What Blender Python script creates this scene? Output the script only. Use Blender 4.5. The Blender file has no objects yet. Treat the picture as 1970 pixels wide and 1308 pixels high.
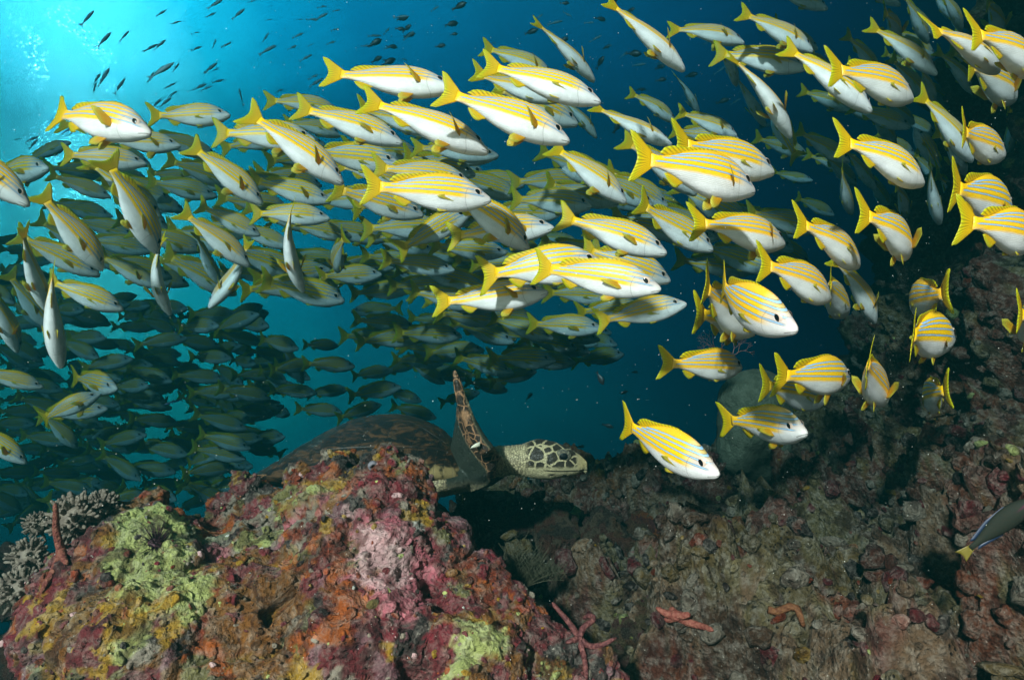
import bpy, bmesh, math, random
import numpy as np
from mathutils import Vector, Matrix, Euler
R = math.radians
rng = random.Random(7)
SC = bpy.context.scene
COL = SC.collection

# ------------------------------------------------------------------ camera
F = 1284.0                       # focal length in photo pixels (photo 1970 wide)
cam = bpy.data.cameras.new('camera'); cam.sensor_width = 36.0; cam.lens = 36.0 * F / 1970.0
cam.clip_start = 0.02; cam.clip_end = 400
camo = bpy.data.objects.new('camera', cam); COL.objects.link(camo)
camo.location = (0, 0, 0); camo.rotation_euler = (R(90), 0, 0)
SC.camera = camo

# ------------------------------------------------------------------ node expression helper
class S:
    """wraps a node socket so that shader maths can be written as expressions"""
    def __init__(s, nt, sock): s.nt = nt; s.k = sock
    def _m(s, op, *a, clamp=False):
        n = s.nt.nodes.new('ShaderNodeMath'); n.operation = op; n.use_clamp = clamp
        for i, v in enumerate((s,) + a):
            if isinstance(v, S): s.nt.links.new(v.k, n.inputs[i])
            else: n.inputs[i].default_value = v
        return S(s.nt, n.outputs[0])
    def __add__(s, o): return s._m('ADD', o)
    def __sub__(s, o): return s._m('SUBTRACT', o)
    def __mul__(s, o): return s._m('MULTIPLY', o)
    def __truediv__(s, o): return s._m('DIVIDE', o)
    __radd__ = __add__; __rmul__ = __mul__
    def rsub(s, c): return (s * -1.0) + c
    def abs(s): return s._m('ABSOLUTE')
    def sin(s): return s._m('SINE')
    def pow(s, p): return s._m('POWER', p)
    def max(s, o): return s._m('MAXIMUM', o)
    def min(s, o): return s._m('MINIMUM', o)
    def sqrt(s): return s._m('SQRT')
    def step(s, a, b):           # smoothstep a..b -> 0..1
        n = s.nt.nodes.new('ShaderNodeMapRange'); n.interpolation_type = 'SMOOTHSTEP'
        s.nt.links.new(s.k, n.inputs[0]); n.inputs[1].default_value = a; n.inputs[2].default_value = b
        n.inputs[3].default_value = 0; n.inputs[4].default_value = 1
        return S(s.nt, n.outputs[0])
def link(nt, a, b):
    nt.links.new(a.k if isinstance(a, S) else a, b)
def mixc(nt, f, a, b, mode='MIX'):
    n = nt.nodes.new('ShaderNodeMix'); n.data_type = 'RGBA'; n.blend_type = mode
    for i, v in ((0, f), (6, a), (7, b)):
        if isinstance(v, S): nt.links.new(v.k, n.inputs[i])
        elif isinstance(v, (tuple, list)): n.inputs[i].default_value = tuple(v) + (1,) if len(v) == 3 else v
        elif isinstance(v, (int, float)): n.inputs[i].default_value = v
        else: nt.links.new(v, n.inputs[i])
    return S(nt, n.outputs[2])
def ramp(nt, fac, stops, mode='LINEAR'):
    n = nt.nodes.new('ShaderNodeValToRGB'); n.color_ramp.interpolation = mode
    link(nt, fac, n.inputs[0]); e = n.color_ramp.elements
    while len(e) < len(stops): e.new(0.5)
    for q, (p, c) in zip(e, stops): q.position = p; q.color = tuple(c) + (1,)
    return S(nt, n.outputs[0])
def noise(nt, vec, scale, detail=4, rough=0.55, dist=0.0, out=0):
    n = nt.nodes.new('ShaderNodeTexNoise'); n.inputs['Scale'].default_value = scale
    n.inputs['Detail'].default_value = detail; n.inputs['Roughness'].default_value = rough
    n.inputs['Distortion'].default_value = dist
    if vec is not None: link(nt, vec, n.inputs['Vector'])
    return S(nt, n.outputs[out])
def voro(nt, vec, scale, feature='F1', out=0, rnd=1.0):
    n = nt.nodes.new('ShaderNodeTexVoronoi'); n.feature = feature; n.inputs['Scale'].default_value = scale
    n.inputs['Randomness'].default_value = rnd
    if vec is not None: link(nt, vec, n.inputs['Vector'])
    return S(nt, n.outputs[out])
def attr(nt, name, out='Vector'):
    n = nt.nodes.new('ShaderNodeAttribute'); n.attribute_name = name
    return S(nt, n.outputs[out])
def sepxyz(nt, v):
    n = nt.nodes.new('ShaderNodeSeparateXYZ'); link(nt, v, n.inputs[0])
    return [S(nt, n.outputs[i]) for i in range(3)]
def combxyz(nt, *v):
    n = nt.nodes.new('ShaderNodeCombineXYZ')
    for i, q in enumerate(v):
        if isinstance(q, S): nt.links.new(q.k, n.inputs[i])
        else: n.inputs[i].default_value = q
    return S(nt, n.outputs[0])
def dotv(nt, v, c):
    n = nt.nodes.new('ShaderNodeVectorMath'); n.operation = 'DOT_PRODUCT'; link(nt, v, n.inputs[0])
    n.inputs[1].default_value = c; return S(nt, n.outputs['Value'])
def bump(nt, h, strength, dist=0.01):
    n = nt.nodes.new('ShaderNodeBump'); n.inputs['Strength'].default_value = strength
    n.inputs['Distance'].default_value = dist; link(nt, h, n.inputs['Height']); return S(nt, n.outputs[0])
def mat(name):
    m = bpy.data.materials.new(name); m.use_nodes = True; nt = m.node_tree
    b = nt.nodes['Principled BSDF']; return m, nt, b
def texco(nt, which='Object'):
    n = nt.nodes.new('ShaderNodeTexCoord'); return S(nt, n.outputs[which])

# ------------------------------------------------------------------ water light (world), sun, exposure
SUN_EL, SUN_AZ = 31.0, 203.0     # azimuth the light comes from, degrees from +Y clockwise (behind, to the left)
sdir = Vector((math.sin(R(SUN_AZ)) * math.cos(R(SUN_EL)), math.cos(R(SUN_AZ)) * math.cos(R(SUN_EL)), math.sin(R(SUN_EL))))
W = bpy.data.worlds.new('World'); SC.world = W; W.use_nodes = True
nt = W.node_tree; bg = nt.nodes['Background']
v = texco(nt, 'Generated')
x, y, z = sepxyz(nt, v)
sky = nt.nodes.new('ShaderNodeTexSky'); sky.sky_type = 'NISHITA'; sky.sun_disc = False
sky.sun_elevation = R(SUN_EL); sky.sun_rotation = R(SUN_AZ)
link(nt, combxyz(nt, x, y, z.max(0.35)), sky.inputs[0])
# what the water column lets through: brightest towards the glade of light under the surface
glow = Vector((-0.666, 1.0, 0.365)).normalized()
# streaky glade: stretch the angle across so that the bright patch is taller than wide
az = x._m('ARCTAN2', y); el = z._m('ARCSINE')
da = az + R(33.5); de_ = (el - R(13.5)) * .66
wob = (noise(nt, v, 3.0, 3) - 0.5) * 0.03
ang = (da * da + de_ * de_).sqrt() + wob          # radians from the middle of the glade, taller than wide
phi = de_._m('ARCTAN2', da)
rays = noise(nt, combxyz(nt, phi * 5.0, ang * .6, 0.0), 2.2, 4, .6)      # shafts of light fanning out of it
ang = ang * ((rays - .5) * -.22 + 1.0)
water = ramp(nt, ang / 1.6, [(0.0, (34.0, 50.0, 42.0)), (0.05, (9.0, 27.0, 25.0)), (0.11, (.5, 10.8, 11.8)), (0.17, (.03, 4.9, 6.4)), (0.24, (.015, 2.4, 3.6)),
                        (0.36, (.015, 1.25, 2.0)), (0.52, (.012, .55, 1.05)), (0.62, (.008, .20, .50)), (0.75, (.004, .02, .09)), (1.0, (.002, .008, .03))])
low = z.step(-0.75, 0.25)                 # deeper water below is darker and greener
depthc = ramp(nt, z * 0.5 + 0.5, [(0.15, (.10, .10, .08)), (0.36, (.6, .50, .36)), (0.45, (1.4, 1.02, .62)), (0.55, (1, 1.0, .84)), (0.70, (1, .95, 1.02))])
water = mixc(nt, 1.0, water, depthc, 'MULTIPLY')
# sparkle of the surface inside the glade
sp = voro(nt, v, 300.0, 'F1').step(0.40, 0.15)
spn = noise(nt, v, 16.0, 3).step(0.50, 0.62)
glade = ang.step(0.12, 0.03)
sparkle = sp * spn * glade
water = mixc(nt, sparkle * 1.0, water, (150, 170, 150))
# light from the surface overhead, and an added soft fill from behind the diver
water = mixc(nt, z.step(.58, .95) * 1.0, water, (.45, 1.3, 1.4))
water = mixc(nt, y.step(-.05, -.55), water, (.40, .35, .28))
skyn = mixc(nt, 1.0, sky.outputs[0], (1, 1, 1), 'MULTIPLY')
lum = nt.nodes.new('ShaderNodeRGBToBW'); link(nt, sky.outputs[0], lum.inputs[0])
# the sky's own brightness scales what comes through the water
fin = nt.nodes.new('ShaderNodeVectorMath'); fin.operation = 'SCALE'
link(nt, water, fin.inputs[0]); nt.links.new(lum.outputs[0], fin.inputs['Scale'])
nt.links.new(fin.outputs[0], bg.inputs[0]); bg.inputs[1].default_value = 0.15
W.cycles.sampling_method = 'AUTOMATIC'

sl = bpy.data.lights.new('sun', 'SUN'); sl.energy = 5.0; sl.angle = R(2.5); sl.color = (1.0, 0.76, 0.66)
so = bpy.data.objects.new('sun', sl); COL.objects.link(so)
so.rotation_euler = sdir.to_track_quat('Z', 'Y').to_euler()
SC.view_settings.view_transform = 'Standard'; SC.view_settings.look = 'None'
SC.view_settings.exposure = 2.1; SC.view_settings.gamma = 1.0; SC.view_settings.use_curve_mapping = False
SC.cycles.max_bounces = 5; SC.cycles.diffuse_bounces = 2; SC.cycles.glossy_bounces = 2
SC.cycles.transmission_bounces = 2; SC.cycles.volume_bounces = 0; SC.cycles.transparent_max_bounces = 8
SC.cycles.caustics_reflective = False; SC.cycles.caustics_refractive = False

# ------------------------------------------------------------------ general helpers
def P(px, py, d):
    """point seen at photo pixel (px, py) at distance d in front of the camera"""
    return Vector(((px - 985.0) / F * d, d, -(py - 654.0) / F * d))
def tag(o, label=None, cat=None, group=None, kind=None):
    if label: o['label'] = label
    if cat: o['category'] = cat
    if group: o['group'] = group
    if kind: o['kind'] = kind
    return o
def empty(name, loc=(0, 0, 0)):
    o = bpy.data.objects.new(name, None); COL.objects.link(o); o.location = loc; o.empty_display_size = 0.05
    return o
def newobj(name, me, parent=None):
    o = bpy.data.objects.new(name, me); COL.objects.link(o)
    if parent is not None: o.parent = parent
    return o
def mk(name, verts, faces, mats=None, midx=None, smooth=True, rest=None, col=None):
    me = bpy.data.meshes.new(name)
    me.from_pydata([tuple(map(float, q)) for q in verts], [], [tuple(map(int, f)) for f in faces]); me.update()
    for m in (mats or []): me.materials.append(m)
    if midx is not None: me.polygons.foreach_set('material_index', np.asarray(midx, dtype=np.int32))
    if smooth: me.polygons.foreach_set('use_smooth', [True] * len(me.polygons))
    if rest is not None:
        a = me.attributes.new('rest', 'FLOAT_VECTOR', 'POINT'); a.data.foreach_set('vector', np.asarray(rest, dtype=np.float32).ravel())
    if col is not None: setcol(me, col)
    return me
def setcol(me, col, name='tint'):
    c = np.ones((len(me.vertices), 4), dtype=np.float32); c[:, :3] = col
    a = me.attributes.new(name, 'FLOAT_COLOR', 'POINT'); a.data.foreach_set('color', c.ravel())

# numpy noise -------------------------------------------------------
def _h(ix, iy, iz, seed):
    n = (ix.astype(np.uint32) * np.uint32(374761393) + iy.astype(np.uint32) * np.uint32(668265263)
         + iz.astype(np.uint32) * np.uint32(2147483647) + np.uint32(seed * 974711 & 0xffffffff))
    n = (n ^ (n >> np.uint32(13))) * np.uint32(1274126177); n = n ^ (n >> np.uint32(16))
    n = n * np.uint32(2246822519); n = n ^ (n >> np.uint32(15))
    return n.astype(np.float64) / 4294967295.0
def vnoise(p, seed=0):
    p = np.asarray(p, dtype=np.float64); i = np.floor(p).astype(np.int64); f = p - i; f = f * f * f * (f * (f * 6 - 15) + 10)
    r = 0
    for dx in (0, 1):
        for dy in (0, 1):
            for dz in (0, 1):
                w = (f[:, 0] if dx else 1 - f[:, 0]) * (f[:, 1] if dy else 1 - f[:, 1]) * (f[:, 2] if dz else 1 - f[:, 2])
                r = r + w * _h(i[:, 0] + dx, i[:, 1] + dy, i[:, 2] + dz, seed)
    return r * 2 - 1
def fbm(p, oct=4, seed=0, gain=0.5, billow=False):
    a = 1.0; s = 0; t = 0
    for k in range(oct):
        n = vnoise(p * (2.03 ** k) + 17.3 * k, seed + k)
        if billow: n = np.abs(n) * 2 - 0.6
        s = s + a * n; t += a; a *= gain
    return s / t
def cell(p, seed=0):
    """distance to the nearest cell point and a random id of that cell"""
    i = np.floor(p).astype(np.int64); best = np.full(len(p), 9.0); cid = np.zeros(len(p))
    for dx in (-1, 0, 1):
        for dy in (-1, 0, 1):
            for dz in (-1, 0, 1):
                c = i + np.array([dx, dy, dz])
                q = np.stack([_h(c[:, 0], c[:, 1], c[:, 2], seed + k) for k in (1, 2, 3)], 1) + c
                d = np.linalg.norm(q - p, axis=1); m = d < best
                best = np.where(m, d, best); cid = np.where(m, _h(c[:, 0], c[:, 1], c[:, 2], seed + 9), cid)
    return best, cid
def sstep(x, a, b):
    t = np.clip((x - a) / (b - a), 0, 1); return t * t * (3 - 2 * t)
# ------------------------------------------------------------------ reef: materials
def reef_material(name, bumpy=1.0, spec=.3, fine=1.0, dist=1.0):
    """base colour from the 'tint' attribute (growths of different colours), broken up by fine noise"""
    m, nt, b = mat(name)
    o = texco(nt, 'Object'); t = attr(nt, 'tint', 'Color')
    n1 = noise(nt, o, 55 * fine, 6, .68, .6 * dist); n2 = noise(nt, o, 160 * fine, 4, .7); n3 = noise(nt, o, 22 * fine, 4, .6, 1.2 * dist)
    col = mixc(nt, n1.step(.40, .70) * .55, t, mixc(nt, .55, t, (.45, .42, .36), 'MIX'))
    dark = n3.step(.50, .36)  # low spots of the bump darkened: crevice shade put into the colour
    col = mixc(nt, dark * .75, col, mixc(nt, 1.0, t, (.22, .13, .12), 'MULTIPLY'))
    speck = n2.step(.62, .70) * n1.step(.45, .6)
    col = mixc(nt, speck * .75, col, (.55, .50, .42))
    pit = voro(nt, o, 75 * fine, 'F1').step(.22, .10) * noise(nt, o, 12, 2).step(.5, .62)
    col = mixc(nt, pit * .85, col, (.015, .01, .012))
    link(nt, col, b.inputs['Base Color']); b.inputs['Roughness'].default_value = .72
    b.inputs['Specular IOR Level'].default_value = spec
    h = n1 * 1.0 + n2 * .5 + n3 * .8 - pit * .8
    h = h + voro(nt, o, 120 * fine, 'F1') * .5 + noise(nt, o, 420 * fine, 2, .7) * .22
    link(nt, bump(nt, h, 1.0, 0.016 * bumpy), b.inputs['Normal'])
    return m
M_reef = reef_material('reef_growth', 1.0); M_slope = reef_material('slope_growth', 1.1, .12, 1.2, .1)

def remeshed(name, balls, voxel, sub=3):
    """union of ellipsoids (centre, radii, optional rotation) as one closed skin"""
    bm = bmesh.new()
    for q in balls:
        c, r = q[0], q[1]; rot = q[2] if len(q) > 2 else None
        r = (r, r, r) if isinstance(r, (int, float)) else r
        M = Matrix.Translation(c) @ ((rot.to_matrix().to_4x4()) if rot else Matrix.Identity(4)) @ Matrix.Diagonal((*r, 1))
        bmesh.ops.create_icosphere(bm, subdivisions=sub, radius=1, matrix=M)
    me = bpy.data.meshes.new(name); bm.to_mesh(me); bm.free()
    return remesh(me, voxel)
def remesh(me, voxel, smooth=0):
    o = bpy.data.objects.new('work_mesh', me); COL.objects.link(o)
    md = o.modifiers.new('r', 'REMESH'); md.mode = 'VOXEL'; md.voxel_size = voxel; md.use_smooth_shade = True
    if smooth:
        s2 = o.modifiers.new('s', 'SMOOTH'); s2.iterations = smooth; s2.factor = .5
    dg = bpy.context.evaluated_depsgraph_get(); out = bpy.data.meshes.new_from_object(o.evaluated_get(dg))
    out.name = me.name; nm = me.name; bpy.data.objects.remove(o); bpy.data.meshes.remove(me); out.name = nm
    return out
def co_no(me):
    n = len(me.vertices); co = np.empty(n * 3); me.vertices.foreach_get('co', co); no = np.empty(n * 3, dtype=np.float32)
    me.vertex_normals.foreach_get('vector', no); return co.reshape(-1, 3), no.reshape(-1, 3).astype(float)
def rocky(co, no, amp=1.0, seed=0):
    """lumpy, pitted, encrusted relief along the normals"""
    d = fbm(co * 6, 3, seed) * .034 + fbm(co * 17, 3, seed + 5, .55, True) * .018
    c1, i1 = cell(co * 26 + fbm(co * 9, 2, 3)[:, None], seed + 2)
    d += (0.45 - c1) * .016 * (i1 > .35) + fbm(co * 60, 3, seed + 8, .6) * .0065
    c2, i2 = cell(co * 75, seed + 4); d -= sstep(.30 - c2, 0, .15) * .008 * (i2 > .45)
    c3, i3 = cell(co * 13 + fbm(co * 7, 2, 13)[:, None] * .8, seed + 6); d -= sstep(.24 - c3, 0, .2) * .035 * (i3 > .6)
    d += fbm(co * 130, 2, seed + 12, .6) * .0035
    return co + no * (d * amp)[:, None]
PAL = {'maroon': (.13, .014, .018), 'crimson': (.17, .013, .022), 'orange': (.32, .070, .006), 'rust': (.20, .030, .007), 'mustard': (.34, .19, .010),
       'brown': (.18, .068, .007), 'pink': (.42, .11, .14), 'palepink': (.66, .40, .40), 'lime': (.42, .47, .15), 'greygreen': (.18, .20, .11),
       'grey': (.25, .20, .15), 'white': (.55, .56, .50), 'dark': (.030, .016, .014), 'olive': (.16, .14, .04), 'mauve': (.20, .08, .095)}
def patch_colour(co, names, scale, seed, blobs=()):
    """growth colours: irregular cells of several colours, with particular patches where given"""
    wv = np.stack([fbm(co * 9 + 31 * k, 3, seed + 20 + k) for k in range(3)], 1)
    c, i = cell((co + wv * .055) * scale, seed)
    pal = np.array([PAL[n] for n in names]); col = pal[np.minimum((i * len(pal)).astype(int), len(pal) - 1)]
    c2, i2 = cell((co + wv * .03) * scale * 3.1, seed + 7); m = (i2 > .72)
    col2 = pal[np.minimum((((i2 * 37.3) % 1) * len(pal)).astype(int), len(pal) - 1)]
    col = np.where(m[:, None], col2, col)
    fz = fbm(co * 55, 3, seed + 61, .7)
    for (ctr, r, nm, soft) in blobs:
        dd = np.linalg.norm(co + wv * (.075 + r * .25) - np.array(ctr), axis=1) + fz * r * .55
        k = sstep(r - dd, 0, soft * r)[:, None] * .92
        col = col * (1 - k) + np.array(PAL[nm]) * k
    return col * (0.85 + .35 * fbm(co * 30, 3, seed + 50)[:, None])

# ------------------------------------------------------------------ seabed and rising reef slope (one sheet)
GX = [-9, -3, -1, -.4, 0, .3, .77, 1.05, 1.3, 1.55, 1.75, 2.0, 2.3, 2.8, 4, 9]
GZ = [-2.6, -1.9, -1.2, -.85, -.66, -.62, -.56, -.46, -.34, -.15, .10, .75, 1.6, 2.5, 3.0, 3.2]
def ground_z(x, y):
    k = np.where(y > 3.0, 3.0 / np.maximum(y, 3.0), 1.0)
    k2 = np.where(y < 3.0, 1 + (3.0 - y) * .10, 1.0)
    z = np.interp(x * k * k2, GX, GZ)
    z = np.where(y > 3.0, z / k, z)
    drop = np.maximum(0, y - 2.6) * .42 * sstep(1.9 - x * k, 0, .7)
    return z - drop
def graded(a, b, lo, hi, fine, coarse):
    left = list(np.arange(lo, a, coarse)); mid = list(np.arange(a, b, fine)); right = list(np.arange(b, hi + coarse, coarse))
    return np.array(left + mid + right)
gx = graded(-.35, 2.75, -8.5, 8.5, .0095, .22); gy = graded(.75, 3.9, -.3, 11.0, .011, .16)
X, Y = np.meshgrid(gx, gy); co = np.stack([X.ravel(), Y.ravel(), ground_z(X.ravel(), Y.ravel())], 1)
def relief(co):
    s = 9
    cr = np.stack([co[:, 0] * .75 - co[:, 1] * .3, co[:, 0] * .66 + co[:, 1] * .9, co[:, 2]], 1) * np.array([2.2, 5.5, 2])
    r = fbm(cr, 3, s + 40, .5, True) * .22 + fbm(co * 2.2, 3, s) * .22 + fbm(co * 5.5, 3, s + 3, .55, True) * .13
    c, i = cell(co * 6.5 + fbm(co * 3, 2, 4)[:, None] * .6, 71); r += (.5 - c) * .13 * (.3 + i)
    c, i = cell(co * 17, 73); r += (.5 - c) * .045 * (.3 + i)
    c, i = cell(co * 42, 75); r += (.5 - c) * .016 * i
    r += fbm(co * 45, 3, s + 8, .6) * .022 + fbm(co * 24, 3, s + 18, .6, True) * .022
    c, i = cell(co * 9 + 5, 79); r -= sstep(.34 - c, 0, .2) * .15 * (i > .4)
    return r
e = .02
nrm = np.stack([-(ground_z(co[:, 0] + e, co[:, 1]) - ground_z(co[:, 0] - e, co[:, 1])) / (2 * e),
                -(ground_z(co[:, 0], co[:, 1] + e) - ground_z(co[:, 0], co[:, 1] - e)) / (2 * e), np.ones(len(co))], 1)
nrm /= np.linalg.norm(nrm, axis=1)[:, None]
co2 = co + nrm * relief(co)[:, None] + np.stack([fbm(co * 7, 2, 31), fbm(co * 7, 2, 33), np.zeros(len(co))], 1) * .035
nx_, ny_ = len(gx), len(gy)
ii = (np.arange(ny_ - 1)[:, None] * nx_ + np.arange(nx_ - 1)[None, :]).ravel()
fc = np.stack([ii, ii + 1, ii + nx_ + 1, ii + nx_], 1)
tint = patch_colour(co2, ['maroon', 'dark', 'grey', 'greygreen', 'brown', 'dark', 'olive', 'grey', 'maroon', 'greygreen', 'rust', 'mauve'], 6.0, 5)
tint = (tint * .6 + .4 * np.array([.15, .10, .065])) * np.array([.66, .53, .42])
me = bpy.data.meshes.new('seabed'); me.vertices.add(len(co2)); me.vertices.foreach_set('co', co2.astype(np.float32).ravel())
me.loops.add(len(fc) * 4); me.loops.foreach_set('vertex_index', fc.astype(np.int32).ravel())
me.polygons.add(len(fc)); me.polygons.foreach_set('loop_start', (np.arange(len(fc)) * 4).astype(np.int32)); me.update(calc_edges=True)
me.polygons.foreach_set('use_smooth', [True] * len(fc)); setcol(me, tint); me.materials.append(M_slope)
o = newobj('seabed', me); tag(o, kind='structure')

# ------------------------------------------------------------------ foreground rock
def rock_from(name, balls, voxel, names, scale, seed, blobs=(), amp=1.0, m=None):
    me = remeshed(name, balls, voxel)
    co, no = co_no(me); co = rocky(co, no, amp, seed)
    me.vertices.foreach_set('co', co.astype(np.float32).ravel()); me.update()
    me.polygons.foreach_set('use_smooth', [True] * len(me.polygons))
    setcol(me, patch_colour(co, names, scale, seed, blobs)); me.materials.clear(); me.materials.append(m or M_reef)
    return me
def B(px, py, d, r, sy=1.0, sz=1.0):
    s = d / F; return (P(px, py, d), (r * s, r * s * sy, r * s * sz))
front = [B(300,1190,1.12,205), B(200,1235,1.05,140), B(140,1160,1.10,80), B(330,1085,1.16,105), B(250,1050,1.18,78), B(480,1080,1.18,100), B(560,1030,1.22,105),
         B(640,975,1.24,100), B(730,975,1.22,92), B(640,900,1.22,48), B(735,890,1.20,42), B(590,930,1.22,55), B(480,945,1.24,40), B(690,1090,1.12,165), B(815,1120,1.10,90),
         B(860,1185,1.06,95), B(980,1262,1.02,82), B(1090,1300,1.0,66), B(500,1240,1.05,190), B(700,1260,1.02,180), B(900,1310,.98,130), B(300,1330,.98,210),
         B(500,1530,1.0,350), B(1000,1520,1.0,250), B(230,1420,1.0,130), B(770,930,1.2,50), B(280,985,1.2,38), B(850,1050,1.16,40), B(1150,1330,1.0,60), B(1080,1262,1.02,60), B(1150,1295,1.0,50), B(1035,1218,1.04,48), B(925,1125,1.07,52), B(980,1178,1.05,56),
         B(440,980,1.25,40), B(610,1120,1.02,90)]
def PB_(px, py, d, r, nm, soft=.35): return (P(px, py, d), r * d / F, nm, soft)
patches = [PB_(300,1000,1.08,120,'lime',.2), PB_(400,1010,1.1,60,'greygreen'), PB_(300,1120,.98,110,'lime',.25), PB_(360,1180,.93,60,'lime',.3), PB_(180,1190,.93,130,'brown'), PB_(130,1240,.92,60,'mustard'), PB_(240,1250,.9,60,'brown'),
           PB_(330,1240,.88,55,'lime'), PB_(460,1190,.90,105,'brown',.2), PB_(440,1250,.88,60,'brown'), PB_(640,900,1.12,55,'orange'), PB_(600,950,1.12,70,'mustard'), PB_(690,940,1.12,60,'rust'), PB_(690,870,1.12,40,'maroon'),
           PB_(770,920,1.1,60,'crimson'), PB_(740,850,1.12,35,'rust'), PB_(560,1010,1.08,55,'pink'), PB_(500,980,1.1,45,'lime'), PB_(470,930,1.15,45,'palepink'), PB_(420,1030,1.08,40,'pink'), PB_(560,960,1.12,36,'lime'),
           PB_(660,1060,.98,70,'rust'), PB_(700,1130,.93,70,'orange'), PB_(620,1170,.9,60,'maroon'), PB_(770,1010,1.05,50,'mauve'), PB_(790,1080,1.0,95,'pink',.25), PB_(775,1070,.98,60,'palepink',.3), PB_(740,1010,1.05,50,'pink',.3), PB_(810,1150,.95,45,'pink'),
           PB_(860,1070,1.02,28,'white',.2), PB_(870,1110,1.0,26,'white',.2), PB_(840,1020,1.06,24,'white',.2), PB_(690,1000,1.04,26,'palepink',.2), PB_(850,1170,.93,36,'crimson'), PB_(970,1170,.98,34,'mustard'), PB_(930,1250,.9,80,'lime',.2), PB_(860,1290,.88,60,'lime',.3),
           PB_(880,1230,.9,26,'white',.2), PB_(1010,1220,.93,40,'maroon'), PB_(1140,1270,.93,44,'rust'), PB_(580,1250,.86,85,'mustard'), PB_(150,1280,.90,55,'mustard'), PB_(650,1260,.85,70,'mustard'), PB_(360,1255,.86,30,'rust'), PB_(510,1090,.98,40,'olive'),
           PB_(1080,1250,.93,30,'lime'), PB_(110,1290,.9,50,'greygreen'), PB_(230,960,1.12,30,'mauve'), PB_(160,1020,1.08,45,'maroon')]
me = rock_from('coral_rock', front, .0052, ['maroon', 'rust', 'maroon', 'brown', 'mauve', 'brown', 'orange', 'crimson', 'grey', 'maroon', 'olive', 'mustard', 'dark', 'maroon'], 14.0, 2, patches)
o = newobj('coral_rock', me); tag(o, 'big foreground coral rock crusted in red, orange, pink and lime green growths', 'rock')
print('front rock verts', len(me.vertices))

# ------------------------------------------------------------------ boulders of the slope
protos = []
for s in range(6):
    r = random.Random(40 + s); bl = [(Vector((0, 0, 0)), (.8, .7, .55))]
    for k in range(9):
        v_ = Vector((r.uniform(-1, 1), r.uniform(-1, 1), r.uniform(-.5, .9))).normalized() * r.uniform(.35, .75)
        bl.append((v_, (r.uniform(.22, .5), r.uniform(.22, .5), r.uniform(.18, .42)), Euler((r.random(), r.random(), r.random()))))
    me = remeshed('slope_rock', bl, .034)
    co, no = co_no(me); c_ = co * .19
    co = co + (rocky(c_, no, 1.0, 60 + s) - c_) / .19 * 1.15
    me.vertices.foreach_set('co', co.astype(np.float32).ravel()); me.polygons.foreach_set('use_smooth', [True] * len(me.polygons))
    nm = [['maroon', 'grey', 'rust', 'olive', 'mauve', 'dark', 'brown', 'greygreen'], ['grey', 'greygreen', 'olive', 'dark', 'grey', 'maroon'], ['maroon', 'rust', 'brown', 'dark', 'crimson', 'grey'],
          ['greygreen', 'grey', 'lime', 'olive', 'dark'], ['dark', 'maroon', 'mauve', 'grey'], ['rust', 'orange', 'brown', 'maroon']][s]
    pc = patch_colour(co * .19, nm, 9.0, 80 + s); pc = (pc * .7 + .3 * np.array([.15, .10, .065])) * np.array([.66, .53, .42])
    setcol(me, pc if s != 5 else patch_colour(co * .19, nm, 9.0, 80 + s)); me.materials.clear(); me.materials.append(M_slope); protos.append(me)
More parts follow.
